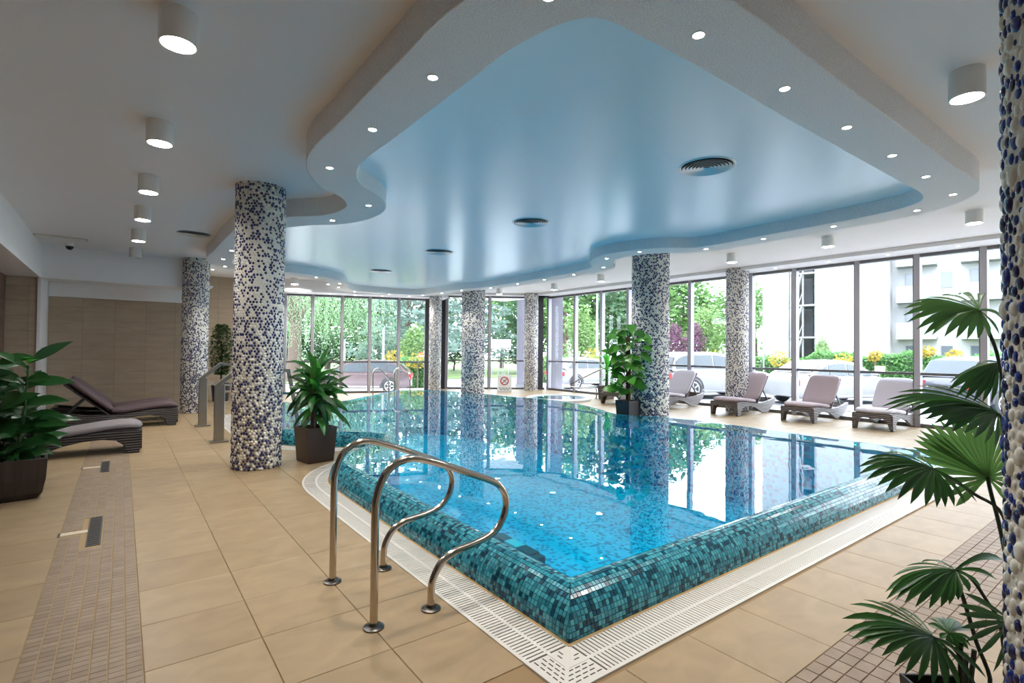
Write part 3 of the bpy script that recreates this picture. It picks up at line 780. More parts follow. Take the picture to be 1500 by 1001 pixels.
for t in placed[:290]:
    vs, fs = pebble_geo(t); cz = Vector((math.cos(t[0]) * NR, math.sin(t[0]) * NR, t[1]))
    inst('pebble', MB().add([v - cz for v in vs], fs).mesh('pebble', PM[t[4]], smooth=True, fixn=False), nc, cz)
mb = MB()
for t in placed[290:]:
    vs, fs = pebble_geo(t, 8); mb.add(vs, fs, t[4])
o = mb.build('pebble_cladding', PM, nc, smooth=True, fixn=False, angle=False); o['kind'] = 'stuff'

# ------------------------------------------------------------------ ceiling lamps
def downlight(x, y, zc, label, r=0.105, h=0.20, lit=True, group='round ceiling lamps'):
    t = thing('ceiling_lamp', label, 'ceiling lamp', (x, y, zc - h), 0, group)
    MB().lathe([(r - 0.012, 0.036), (r - 0.012, 0.002), (r - 0.003, 0.0), (r, 0.004), (r, h)], 36, cap=False).build('housing', M_lampbody, t, smooth=True)
    MB().lathe([(0.001, 0.034), (r - 0.012, 0.034)], 36, cap=False).build('diffuser', M_lampglow if lit else M_lampoff, t)
LP = [(0.25, 3.86), (0.25, 5.85), (0.23, 7.8), (0.22, 9.56), (0.21, 11.52), (0.20, 13.6)]
for i, (x, y) in enumerate(LP):
    k = ((3.55 - 0.2) - H) / 1.9
    downlight(x * k, y * k if i < 5 else 13.3, ZL, 'white cylinder ceiling lamp, %s' % ('nearest lamp of the left hand row' if i == 0 else 'unlit, last of the left hand row' if i == 5 else ORD[i] + ' from the front in the left hand row'), lit=(i < 5))
RP = [(4.97, 1.03, 'beside the near pebble column'), (9.81, 1.96, 'above the right hand loungers, close to the pebble column'), (10.01, 3.98, 'above the loungers, second along the windows'), (10.25, 5.94, 'above the lounger left of the window column'),
      (10.41, 9.83, 'left of the thick column, before the windows'), (10.73, 12.1, 'near the far right window corner'), (10.2, 14.3, 'nearest to the thin column by the angled windows'), (4.08, 16.2, 'just right of the near left column, far end of the hall'), (4.9, 15.5, 'far end of the hall behind the ring bulge')]
for (x, y, lb_) in RP:
    zc = ZL if y < 1.5 else ZR_; k = ((zc - 0.2) - H) / 1.9
    downlight(x * k, y * k, zc, 'white cylinder ceiling lamp ' + lb_)
# recessed spots in the ring
def spot(x, y, z, label, group='small recessed spots', watt=SPOT_W, lampon=True):
    t = thing('recessed_spot', label, 'spotlight', (x, y, z), 0, group)
    MB().lathe([(0.030, -0.001), (0.032, -0.004), (0.044, -0.003), (0.046, 0.002)], 20, cap=False).build('trim_ring', M_lampbody, t, smooth=True)
    MB().lathe([(0.001, -0.002), (0.031, -0.002)], 16, cap=False).build('bulb', M_bulb, t)
    if lampon:
        ld = bpy.data.lights.new('spot_light', 'SPOT'); ld.energy = watt; ld.spot_size = math.radians(100); ld.spot_blend = 0.7; ld.shadow_soft_size = 0.03; ld.color = (1.0, 0.90, 0.80)
        l = bpy.data.objects.new('spot_light', ld); COL.objects.link(l); l.location = (0, 0, -0.012); l.parent = t
runs = [('on the straight left run of the ceiling ring', [(1.70, 1.98), (1.61, 3.04), (1.61, 4.07), (1.62, 5.2)]),
        ('on the ring bulge above the dark planter', [(2.44, 6.26), (2.33, 7.31)]),
        ('on the far left run of the ring behind the column', [(1.62, 8.6), (1.60, 9.7), (1.60, 10.8), (1.62, 11.94), (1.80, 13.0)]),
        ('on the far wavy end of the ring', [(2.85, 13.25), (3.9, 13.44), (4.79, 14.3), (5.05, 15.19), (5.83, 16.0), (6.95, 15.93), (7.95, 15.5), (8.1, 14.5)]),
        ('on the ring between the two thick columns', [(8.17, 13.41), (8.47, 12.3), (8.5, 11.07), (8.51, 9.98), (8.46, 8.86), (8.2, 7.67)]),
        ('on the ring bulge before the thick column', [(7.47, 6.91), (7.41, 6.06)]),
        ('on the ring above the lounger side', [(8.08, 5.16), (8.04, 4.13), (8.0, 3.11), (7.9, 2.12)]),
        ('on the straight right run of the ceiling ring', [(7.41, 1.66), (6.46, 1.66), (5.54, 1.67), (4.57, 1.68), (3.57, 1.69), (2.58, 1.70)])]
for (lb_, pts) in runs:
    for i, (x, y) in enumerate(pts): spot(x, y, ZRING, '%s small recessed spot %s' % (ORD[i], lb_))
for i, y in enumerate((6.3, 5.1, 3.95, 2.8)): spot(12.85, y, ZT, '%s tiny spot from the column in the soffit over the right windows' % ORD[i], watt=8)
for i, (px, py) in enumerate([(440, 432), (484, 434.5), (520, 436.5), (560, 437.5), (600, 438), (311, 419)]):
    q = G(px, py - 4, 3.30); spot(q.x, q.y, 3.30 if i < 5 else ZR_, '%s tiny ceiling spot before the far windows' % ORD[i], watt=12)

# ------------------------------------------------------------------ round air vents
def vent(x, y, z, label, r=0.29):
    t = thing('air_vent', label, 'air vent', (x, y, z), 0, 'round ceiling air vents')
    MB().lathe([(r - 0.03, -0.004), (r - 0.01, -0.010), (r, -0.004), (r, 0.004)], 40, cap=False).build('outer_ring', M_vent, t, smooth=True)
    MB().lathe([(0.001, 0.0), (r - 0.02, 0.0)], 40, cap=False).build('dark_throat', M_dark, t).location = (0, 0, -0.001)
    for k in range(6):
        q = 0.035 + k * 0.037
        MB().lathe([(q, -0.003), (q + 0.027, -0.020), (q + 0.031, -0.020), (q + 0.008, -0.002)], 36, cap=False).build('vent_cone', M_vent, t, smooth=True)
for (x, y, lb_) in ((4.94, 3.15, 'nearest of the row in the blue ceiling'), (5.01, 6.2, 'second of the row in the blue ceiling'), (5.08, 9.24, 'third of the row in the blue ceiling'), (5.2, 12.45, 'farthest of the row in the blue ceiling')):
    vent(x, y, ZI, 'round slotted metal air vent, ' + lb_)
vent(1.01, 10.9, ZL, 'round dark air vent in the white ceiling left of the ring', 0.27)

# ------------------------------------------------------------------ handrails
def smooth_path(pts, per=6):
    pts = [Vector(p) for p in pts]; out = []
    for i in range(len(pts) - 1):
        p0 = pts[max(i - 1, 0)]; p1 = pts[i]; p2 = pts[i + 1]; p3 = pts[min(i + 2, len(pts) - 1)]
        for k in range(per):
            t = k / per
            out.append(0.5 * ((2 * p1) + (p2 - p0) * t + (2 * p0 - 5 * p1 + 4 * p2 - p3) * t * t + (3 * p1 - p0 - 3 * p2 + p3) * t ** 3))
    out.append(pts[-1]); return out
HR = [(0, 0.0), (0, 0.30), (0, 0.60), (0.008, 0.70), (0.05, 0.81), (0.12, 0.868), (0.205, 0.885), (0.30, 0.865), (0.45, 0.81), (0.62, 0.74), (0.74, 0.69), (0.825, 0.64), (0.875, 0.55), (0.86, 0.44), (0.785, 0.355), (0.66, 0.318), (0.50, 0.297), (0.41, 0.252), (0.355, 0.165), (0.345, 0.08), (0.345, 0.0)]
def handrail(y, label):
    t = thing('pool_handrail', label, 'handrail', (1.112, y, 0), 0, 'looped handrails at the pool edge')
    MB().tube(smooth_path([(x, 0, z) for (x, z) in HR], 5), 0.0215, 16).build('rail_tube', M_chrome, t, smooth=True)
    for x in (0, 0.345): MB().lathe([(0.056, 0.0), (0.056, 0.008), (0.048, 0.013), (0.030, 0.016), (0.024, 0.030)], 28, (x, 0, 0)).build('floor_flange', mat('dark_steel', (.13, .12, .11), .3, metal=1.0), t, smooth=True)
handrail(2.69, 'looped polished steel handrail nearest the camera')
handrail(3.37, 'looped polished steel handrail behind the nearer one')
# flat steel posts at the pool entry behind the column
def flat_post(y, label):
    t = thing('steel_entry_rail', label, 'handrail', (1.26, y, 0), 0, 'flat steel entry rails')
    MB().box(-0.13, 0.13, -0.09, 0.09, 0, 0.025).build('base_plate', M_steel, t, bevel=0.004)
    MB().box(-0.07, 0.07, -0.05, 0.05, 0.02, 0.92).build('post', M_steel, t, bevel=0.004)
    MB().bar((-0.06, 0, 0.88), (0.30, 0, 1.19), 0.13, 0.06).build('rising_arm', M_steel, t, bevel=0.004)
    MB().bar((0.27, 0, 1.185), (1.05, 0, 1.12), 0.13, 0.05).build('top_arm', M_steel, t, bevel=0.004)
    MB().bar((1.03, 0, 1.13), (1.22, 0, 0.15), 0.06, 0.06, (1, 0, 0)).build('pool_leg', M_steel, t, bevel=0.004)
    MB().tube([(0.05, 0.02, 0.80), (1.1, 0.02, 0.72)], 0.018, 8).build('side_tube', M_chrome, t, smooth=True)
flat_post(9.40, 'flat steel entry rail with slanted top close to the near left column')
flat_post(11.48, 'flat steel entry rail with slanted top nearer the plant in the corner')
# far pool rails
def far_rail(name, label, pts, r=0.02, grp=None):
    t = thing(name, label, 'handrail', pts[0], 0, grp, world=True)
    MB().tube(smooth_path(pts, 4), r, 8).build('rail_tube', M_chrome, t, smooth=True)
    MB().lathe([(0.05, 0), (0.05, 0.012), (0.024, 0.02)], 14, (pts[0][0], pts[0][1], 0.0 if pts[0][2] > -0.05 else pts[0][2])).build('floor_flange', M_steel, t, smooth=True)
for i, x in enumerate((6.25, 6.95)):
    far_rail('ladder_rail', 'thin ladder rail at the far pool edge, %s of two' % ('left' if i == 0 else 'right'), [(x, 15.45, 0), (x, 15.45, 0.7), (x + 0.02, 15.38, 0.86), (x + .06, 15.2, 0.9), (x + .14, 14.85, 0.75), (x + .17, 14.68, 0.5), (x + .17, 14.66, 0.05)], grp='ladder rails of the far pool edge')
far_rail('whirlpool_rail', 'slanted steel grab rail at the small round whirlpool', [(12.05, 11.55, 0), (12.05, 11.55, 0.30), (11.95, 11.7, 0.33), (11.6, 12.05, 0.34), (11.5, 12.15, 0.38), (11.55, 12.1, 0.48), (12.05, 11.55, 0.86), (12.25, 11.4, 0.97), (12.33, 11.35, 0.9), (12.35, 11.33, 0.4), (12.35, 11.33, 0)])

# ------------------------------------------------------------------ sun loungers
M_cush = mat('mauve_grey_cushion', (0.36, 0.285, 0.30), 0.85, bump=(30, 0.35, 0.01))
M_cushl = mat('light_grey_cushion', (0.50, 0.46, 0.50), 0.85, bump=(30, 0.35, 0.01))
M_cushd = mat('plum_cushion', (0.085, 0.055, 0.062), 0.8, bump=(30, 0.35, 0.01))
M_cushg = mat('grey_mauve_cushion', (0.21, 0.19, 0.20), 0.8, bump=(30, 0.35, 0.01))
def mat_ribs(name, c1, c2):
    m = bpy.data.materials.new(name); m.use_nodes = True; t = m.node_tree; b = t.nodes['Principled BSDF']; b.inputs['Roughness'].default_value = 0.45
    tc = t.nodes.new('ShaderNodeTexCoord'); wv = t.nodes.new('ShaderNodeTexWave'); wv.bands_direction = 'Z'; wv.inputs['Scale'].default_value = 9; wv.inputs['Distortion'].default_value = 0.3
    mx = t.nodes.new('ShaderNodeMix'); mx.data_type = 'RGBA'; mx.inputs['A'].default_value = (*c1, 1); mx.inputs['B'].default_value = (*c2, 1)
    bp = t.nodes.new('ShaderNodeBump'); bp.inputs['Distance'].default_value = 0.02; bp.inputs['Strength'].default_value = 0.8
    t.links.new(tc.outputs['Object'], wv.inputs['Vector']); t.links.new(wv.outputs['Fac'], mx.inputs['Factor']); t.links.new(wv.outputs['Fac'], bp.inputs['Height'])
    t.links.new(mx.outputs['Result'], b.inputs['Base Color']); t.links.new(bp.outputs[0], b.inputs['Normal']); return m
M_wick = mat_ribs('taupe_wicker', (0.10, 0.08, 0.075), (0.17, 0.14, 0.135)); M_wickd = mat_ribs('dark_wicker', (0.018, 0.013, 0.014), (0.035, 0.026, 0.028))
TOPC = [(0.0, 0.315), (0.10, 0.335), (0.30, 0.335), (0.55, 0.305), (0.80, 0.27), (1.05, 0.26), (1.35, 0.275), (1.65, 0.315), (1.92, 0.36)]
BOTC = [(1.92, 0.33), (1.86, 0.24), (1.72, 0.13), (1.52, 0.015), (1.46, 0.0), (1.30, 0.0), (1.18, 0.03), (1.02, 0.10), (0.85, 0.165), (0.65, 0.205), (0.45, 0.215), (0.30, 0.19), (0.21, 0.12), (0.17, 0.0), (0.03, 0.0)]
def curve_z(x):
    for (a, b) in zip(TOPC, TOPC[1:]):
        if a[0] <= x <= b[0]: return a[1] + (b[1] - a[1]) * (x - a[0]) / (b[0] - a[0])
    return TOPC[-1][1]
def pad(mb, path, th, w, rnd=0.04, n=12):
    """cushion along a path in x-z, thickness th above it, width w, with pillow edges"""
    path = [Vector((p[0], 0, p[1])) for p in path]; rows = []
    N = len(path)
    for i, p in enumerate(path):
        d = (path[min(i + 1, N - 1)] - path[max(i - 1, 0)]).normalized(); up = Vector((-d.z, 0, d.x))
        e = min(1.0, min(i, N - 1 - i) / 1.5); k = math.sqrt(max(0.0, 1 - (1 - e) ** 2)) * 0.55 + 0.45 if e < 1 else 1.0
        e2 = min(1.0, min(i, N - 1 - i) / 2.6); ww = w / 2 * (0.80 + 0.20 * math.sqrt(max(0.0, 1 - (1 - e2) ** 2))); row = []
        for (fy, fz) in ((-1, .5), (-.97, .85), (-.85, .98), (-.45, 1.05), (0, 1.07), (.45, 1.05), (.85, .98), (.97, .85), (1, .5), (.97, .12), (.85, 0), (0, 0), (-.85, 0), (-.97, .12)):
            row.append(p + up * (th * (0.5 + (fz - 0.5) * k)) + Vector((0, ww * fy, 0)))
        rows.append(row)
    mb.grid(rows, closed=True); nn = len(rows[0]); o = len(mb.v) - nn * N
    mb.f.append(tuple(o + i for i in range(nn))); mb.f.append(tuple(o + nn * (N - 1) + i for i in reversed(range(nn)))); mb.m.extend([0, 0]); return mb
def lounger(label, loc, rz, wick, cush, cush2=None, back_deg=50, grp='wicker loungers by the windows'):
    t = thing('sun_lounger', label, 'lounger', loc, rz, grp)
    w = 0.70
    for s in (-1, 1):
        poly = [(x, s * w / 2 - (0.055 if s > 0 else 0), z) for (x, z) in TOPC + BOTC]
        MB().prism(poly, (0, 0.055, 0)).build('side_frame', wick, t, bevel=0.008)
    MB().prism([(0.0, y, z) for (y, z) in ((-.33, .33), (.33, .33), (.33, .05), (.29, .05), (.25, .20), (.18, .235), (-.18, .235), (-.25, .20), (-.29, .05), (-.33, .05))], (0.05, 0, 0)).build('front_apron', wick, t, bevel=0.006)
    MB().box(1.86, 1.91, -0.32, 0.32, 0.22, 0.355).build('rear_rail', wick, t, bevel=0.006)
    mb = MB(); xs = [0.03 + 0.1 * i for i in range(11)]
    mb.grid([[Vector((x, y, curve_z(x) - 0.02)) for y in (-.31, .31)] for x in xs] ); mb.grid([[Vector((x, y, curve_z(x) - 0.04)) for y in (-.31, .31)] for x in xs])
    mb.build('seat_deck', wick, t)
    hx, hz = 1.05, curve_z(1.05)
    pad(MB(), [(0.0 + 1.06 * i / 12, curve_z(1.06 * i / 12) + (0.0 if 0 < i else -0.012)) for i in range(13)], 0.095, 0.66).build('seat_cushion', cush, t, smooth=True, subd=1, angle=False)
    ca, sa = math.cos(math.radians(back_deg)), math.sin(math.radians(back_deg)); Lb = 0.86
    MB().obox((hx + ca * Lb / 2 + sa * 0.01, 0, hz + sa * Lb / 2 - ca * 0.01), (ca * Lb / 2, 0, sa * Lb / 2), (0, 0.31, 0), (-sa * 0.014, 0, ca * 0.014)).build('backrest', wick, t, bevel=0.006)
    pad(MB(), [(hx - 0.02 + ca * Lb * 1.03 * i / 10 - sa * 0.005, hz + 0.03 + sa * Lb * 1.03 * i / 10) for i in range(11)], 0.085, 0.68).build('back_cushion', cush2 or cush, t, smooth=True, subd=1, angle=False)
    if back_deg > 10:
        for s in (-1, 1): MB().bar((hx + ca * Lb * .55, s * 0.27, hz + sa * Lb * .55 - .02), (hx + 0.62, s * 0.27, 0.27), 0.025, 0.025).build('prop_bar', M_dark, t)
    return t
lounger('mauve cushioned lounger in front of the window column', (11.58, 6.92, 0), 0.02, M_wick, M_cush)
lounger('mauve cushioned lounger in the middle of the window row', (11.83, 5.34, 0), 0.02, M_wick, M_cush)
lounger('pale grey cushioned lounger behind the fan palm', (11.87, 3.93, 0), 0.02, M_wick, M_cushl)
lounger('grey lounger half hidden behind the thick column', (11.35, 8.75, 0), 0.06, M_wick, M_cushl)
lounger('grey lounger with only its foot showing behind the moss pole plant', (11.10, 10.1, 0), 0.1, M_wick, M_cushl)
lounger('dark lounger nearest the potted plant at the left, striped grey and plum cushion', (0.26, 9.43, 0), PI, M_wickd, M_cushg, M_cushd, 18, 'dark loungers at the left')
lounger('dark plum lounger with raised back, nearer of the two by the tiled wall', (0.90, 12.25, 0), PI, M_wickd, M_cushd, None, 42, 'dark loungers at the left')
lounger('dark plum lounger closest to the tiled wall', (0.90, 13.12, 0), PI, M_wickd, M_cushd, None, 42, 'dark loungers at the left')

# ------------------------------------------------------------------ drains, camera, hatch, sign
for i, (x, y, h) in enumerate(DRAINS):
    t = thing('floor_drain', 'black slot drain in the brown band, %s' % ('nearer one' if i == 0 else 'farther one close to the lounger'), 'drain', (x, y, 0), 0, 'slot drains of the brown band')
    MB().box(-0.045, 0.045, -h, h, -0.008, 0.002).build('slot_frame', M_dark, t)
    for k in range(int(h * 2 / 0.05)): MB().box(-0.035, 0.035, -h + 0.03 + k * 0.05, -h + 0.05 + k * 0.05, 0.002, 0.005).build('slot_bar', M_channel, t)
    MB().box(-0.215, -0.047, -0.02, 0.06, -0.006, 0.001).build('access_tile', mat('pale_access_tile', (0.62, 0.53, 0.40), .5), t)
    MB().box(-0.232, -0.217, -0.04, 0.07, -0.006, 0.001).build('access_slot', M_dark, t)
t = thing('security_camera', 'small black dome security camera on the left ceiling', 'camera', (-0.86, 13.5, ZL - 0.12))
MB().lathe([(0.07, 0.05), (0.075, 0.07), (0.075, 0.12)], 20).build('camera_mount', M_lampbody, t, smooth=True)
MB().lathe([(0.005, -0.02), (0.035, -0.012), (0.058, 0.015), (0.066, 0.055)], 20).build('dome', mat('black_dome', (0.01, 0.01, 0.012), 0.08), t, smooth=True)
t = thing('ceiling_hatch', 'beige rectangular grille on the ceiling before the security camera', 'hatch', (-0.95, 12.9, ZL - 0.015))
MB().box(-0.4, 0.4, -0.12, 0.12, 0.0, 0.015).build('hatch_frame', mat('beige_hatch', (0.55, 0.50, 0.42), .6), t, bevel=0.003)
for k in range(5): MB().box(-0.36, 0.36, -0.1 + k * 0.045, -0.08 + k * 0.045, -0.004, 0.001).build('hatch_slat', M_lampbody, t)
M_signw = mat('white_sign', (0.82, 0.82, 0.80), .4); M_red = mat('sign_red', (0.55, 0.02, 0.03), .4); M_ink = mat('sign_ink', (0.08, 0.07, 0.09), .5)
t = thing('folding_sign', 'white folding floor sign with red no diving symbol', 'sign', (11.3, 15.45, 0), -0.65)
f0 = math.radians(8)
def board(mb_fn, name, m, sgn):
    o = mb_fn.build(name, m, t); o.rotation_euler = (sgn * f0, 0, 0); o.location = (0, -0.09 * sgn if sgn else 0, 0); return o
for s in (-1, 1):
    bd = board(MB().box(-0.26, 0.26, -0.008, 0.008, 0.0, 0.60), 'sign_board', M_signw, -s)
    if s == 1:
        bd.location = (0, -0.09, 0); bd.rotation_euler = (-f0, 0, 0)
        rg = [[Vector((r * math.cos(a * PI / 16), yy, 0.38 + r * math.sin(a * PI / 16))) for a in range(32)] for (r, yy) in ((0.12, -0.008), (0.12, -0.012), (0.155, -0.012), (0.155, -0.008))]
        MB().grid(rg, closed=True).build('prohibition_ring', M_red, bd)
        MB().obox((0, -0.011, 0.38), (0.09, 0, 0.09), (0, 0.002, 0), (-0.01, 0, 0.01)).build('prohibition_slash', M_red, bd)
        MB().tube([(-0.05, -0.010, 0.42), (0.0, -0.010, 0.385), (0.05, -0.010, 0.34)], 0.012, 6).ellipsoid((0.065, -0.010, 0.325), .016, .004, .016).build('diver_figure', M_ink, bd)
        mb = MB()
        for (x, w_) in ((-0.19, .05), (-0.12, .03), (-0.07, .055), (0.0, .04), (0.06, .05), (0.13, .03), (0.17, .05)): mb.box(x, x + w_ - .012, -0.011, -0.008, 0.10, 0.135)
        for (x, w_) in ((-0.15, .06), (-0.07, .04), (-0.01, .06), (0.07, .03), (0.11, .05)): mb.box(x, x + w_ - .012, -0.011, -0.008, 0.05, 0.08)
        mb.build('lettering', M_ink, bd)
    else:
        bd.location = (0, 0.09, 0); bd.rotation_euler = (f0, 0, 0)

# ------------------------------------------------------------------ potted plants
def mat_leaf(name, c1, c2, rough=0.35, trans=0.25, vein=None):
    m = bpy.data.materials.new(name); m.use_nodes = True; t = m.node_tree; b = t.nodes['Principled BSDF']; b.inputs['Roughness'].default_value = rough
    oi = t.nodes.new('ShaderNodeObjectInfo'); geo = t.nodes.new('ShaderNodeNewGeometry'); ad = t.nodes.new('ShaderNodeMath'); ad.operation = 'ADD'
    fr = t.nodes.new('ShaderNodeMath'); fr.operation = 'FRACT'
    t.links.new(oi.outputs['Random'], ad.inputs[0]); t.links.new(geo.outputs['Random Per Island'], ad.inputs[1]); t.links.new(ad.outputs[0], fr.inputs[0])
    mx = t.nodes.new('ShaderNodeMix'); mx.data_type = 'RGBA'; mx.inputs['A'].default_value = (*c1, 1); mx.inputs['B'].default_value = (*c2, 1)
    t.links.new(fr.outputs[0], mx.inputs['Factor']); t.links.new(mx.outputs['Result'], b.inputs['Base Color'])
    o = t.nodes['Material Output']; tl = t.nodes.new('ShaderNodeBsdfTranslucent'); ms = t.nodes.new('ShaderNodeMixShader'); ms.inputs[0].default_value = trans
    hs = t.nodes.new('ShaderNodeHueSaturation'); hs.inputs['Value'].default_value = 1.6; t.links.new(mx.outputs['Result'], hs.inputs['Color']); t.links.new(hs.outputs[0], tl.inputs[0])
    t.links.new(b.outputs[0], ms.inputs[1]); t.links.new(tl.outputs[0], ms.inputs[2]); t.links.new(ms.outputs[0], o.inputs[0]); return m
L_drac = mat_leaf('dracaena_leaf', (0.010, 0.055, 0.014), (0.035, 0.17, 0.025))
L_drab = mat_leaf('bright_dracaena_leaf', (0.04, 0.30, 0.03), (0.10, 0.42, 0.06))
L_rub = mat_leaf('rubber_leaf', (0.012, 0.055, 0.016), (0.03, 0.12, 0.03), 0.28)
L_poth = mat_leaf('pothos_leaf', (0.015, 0.10, 0.012), (0.08, 0.30, 0.03), 0.3)
L_palm = mat_leaf('palm_leaflet', (0.018, 0.078, 0.014), (0.040, 0.14, 0.028), 0.30, 0.3)
L_palm_lit = mat_leaf('lit_palm_leaflet', (0.085, 0.20, 0.045), (0.13, 0.28, 0.07), 0.45, 0.4)  # lit copy of the palm leaf: window light put into the paler green
L_fic = mat_leaf('ficus_leaf', (0.015, 0.06, 0.015), (0.05, 0.13, 0.03))
M_soil = mat('dark_soil', (0.025, 0.018, 0.013), 0.9); M_cane = mat('brown_cane', (0.10, 0.075, 0.05), 0.8, noise=(30, (0.05, .035, .02)))
M_stemg = mat('green_stem', (0.03, 0.10, 0.02), 0.5); M_petd = mat('dark_petiole', (0.018, 0.030, 0.012), 0.5)
M_potb = mat('brown_pot', (0.045, 0.026, 0.019), 0.35); M_potk = mat('black_pot', (0.012, 0.012, 0.014), 0.4); M_potm = mat('taupe_pot', (0.13, 0.095, 0.09), 0.45)
M_potw = mat('ribbed_tub', (0.022, 0.014, 0.012), .5, noise=(22, (.036, .024, .02), 2, (1, 1, .02))); M_moss = mat('moss_pole', (0.09, 0.045, 0.02), .95, bump=(80, .8, .01))
def blade(path, widths, nh, fold=0.25):
    path = [Vector(p) for p in path]; N = len(path); rows = []
    for i, p in enumerate(path):
        d = (path[min(i + 1, N - 1)] - path[max(i - 1, 0)]).normalized(); s = d.cross(Vector(nh))
        if s.length < 1e-3: s = d.orthogonal()
        s.normalize(); n = s.cross(d); w = widths[i] / 2
        rows.append([p - s * w + n * (w * fold), p, p + s * w + n * (w * fold)])
    return MB().grid(rows)
def droop_path(p, az, el, L, g, n=7):
    p = Vector(p); v = Vector((math.cos(az) * math.cos(el), math.sin(az) * math.cos(el), math.sin(el))); out = [p.copy()]
    for i in range(n): p = p + v * (L / n); out.append(p.copy()); v = (v + Vector((0, 0, -g / n))).normalized()
    return out
STRAP = [0.55, .8, .95, 1, .95, .8, .5, .04]; OVAL = [0.08, .5, .85, 1, .95, .72, .38, .02]; HEART = [0.45, .95, 1.0, .9, .7, .45, .2, .02]; LANCE = [.22, .36, .5, .72, .95, 1.0, .7, .04]
def leaf(parent, path, w, prof, m, nh=(0, 0, 1), name='leaf', fold=0.25):
    return blade(path, [w * q for q in prof], nh, fold).build(name, m, parent, smooth=True, fixn=False, angle=False)
def square_pot(t, top, bot, h, m, taper=True):
    mb = MB()
    rows = [[Vector((sx * r, sy * r, z)) for (sx, sy) in ((-1, -1), (1, -1), (1, 1), (-1, 1))] for (r, z) in ((bot, 0), (top, h), (top - 0.02, h), (top - 0.025, h - 0.06))]
    mb.grid(rows, closed=True); mb.f.append((3, 2, 1, 0)); mb.m.append(0)
    mb.build('pot', m, t, bevel=0.006)
    r = top - 0.024; MB().box(-r, r, -r, r, h - 0.09, h - 0.05).build('soil', M_soil, t)
rn = random.Random(21)
# dracaena by the near left column
t = thing('potted_dracaena', 'dracaena with arching dark leaves in a square brown planter by the column', 'potted plant', (2.10, 7.15, 0), 0.18)
square_pot(t, 0.205, 0.175, 0.46, M_potb)
heads = []
for (x, y, h, r) in ((-0.05, -0.03, 0.52, .035), (0.07, 0.02, 0.38, .03), (0.02, 0.07, 0.68, .03)):
    pth = [(x, y, 0.38), (x * 1.1, y, 0.45 + h * .5), (x * 1.5, y * 1.3, 0.45 + h)]
    MB().tube(smooth_path(pth, 4), r, 9).build('cane', M_cane, t, smooth=True); heads.append(pth[-1])
for hi, hd in enumerate(heads):
    for k in range(30):
        az = 2.399 * k + hi + rn.uniform(-.3, .3); q = k / 29; el = math.radians(-25 + 95 * q + rn.uniform(-8, 8))
        pth = droop_path((hd[0], hd[1], hd[2] - 0.14 + 0.16 * q), az, el, rn.uniform(.34, .52), rn.uniform(1.2, 2.0) * (1 - .45 * q))
        if any((Vector((2.10 + .984 * p_.x - .179 * p_.y, 7.15 + .179 * p_.x + .984 * p_.y)) - Vector((1.395, 7.23))).length < .34 for p_ in pth): continue
        leaf(t, pth, rn.uniform(.055, .08), STRAP, L_drac, (rn.uniform(-.6, .2), -.6, rn.uniform(.4, 1)))
for (az, el, z) in ((-2.3, 0.95, .86), (-2.0, 1.25, .98), (-1.75, -.3, .62)): leaf(t, droop_path((0, -0.03, z), az, el, .42, .9), .085, STRAP, L_drab if el > 0 else L_drac)
# yucca-like bright plant and its pot by the far windows
q = Vector((12.3, 11.35, 0))
t = thing('potted_dracaena', 'bright green dracaena in a brown pot before the windows beyond the pool', 'potted plant', q)
square_pot(t, 0.20, 0.17, 0.42, M_potm)
MB().tube([(0, 0, .36), (0.02, 0, .9)], 0.045, 8).build('cane', M_stemg, t, smooth=True)
for k in range(34):
    az = k * 2.4 + rn.uniform(-.2, .2); f = k / 33; leaf(t, droop_path((0.02, 0, .55 + .6 * f), az, math.radians(5 + 70 * f), rn.uniform(.35, .62), rn.uniform(.6, 1.2)), rn.uniform(.07, .10), STRAP, L_drab)
# pothos on a moss pole
q = Vector((8.39, 7.14, 0))
t = thing('potted_pothos', 'climbing pothos on a moss pole in a dark square pot before the thick column', 'potted plant', q, 0.0)
square_pot(t, 0.185, 0.155, 0.50, M_potk)
MB().tube([(0, 0, .42), (0.01, 0, 1.2), (-.02, 0, 1.80)], 0.05, 9).build('moss_pole', M_moss, t, smooth=True)
for k in range(110):
    z = .60 + 1.30 * (k / 109) + rn.uniform(-.04, .04); az = k * 2.39996; el = math.radians(rn.uniform(-5, 40)); L1 = rn.uniform(.10, .34)
    p1 = Vector((math.cos(az) * L1, math.sin(az) * L1, z + L1 * math.sin(el)))
    st = MB().tube([(0, 0, z - .03), p1 * .6 + Vector((0, 0, z * .4 + .02)), p1], 0.007, 5)
    pth = droop_path(p1, az + rn.uniform(-.7, .7), math.radians(rn.uniform(-45, 35)), rn.uniform(.20, .32), .7)
    if any((Vector((p_.x + 8.39, p_.y + 7.14)) - Vector((8.96, 7.03))).length < 0.46 for p_ in pth): continue
    lf = leaf(t, pth, rn.uniform(.15, .22), HEART, L_poth, (rn.uniform(-1.1, -.2), rn.uniform(-1.0, -.1), .7), fold=.15); st.build('leaf_stalk', M_stemg, lf)
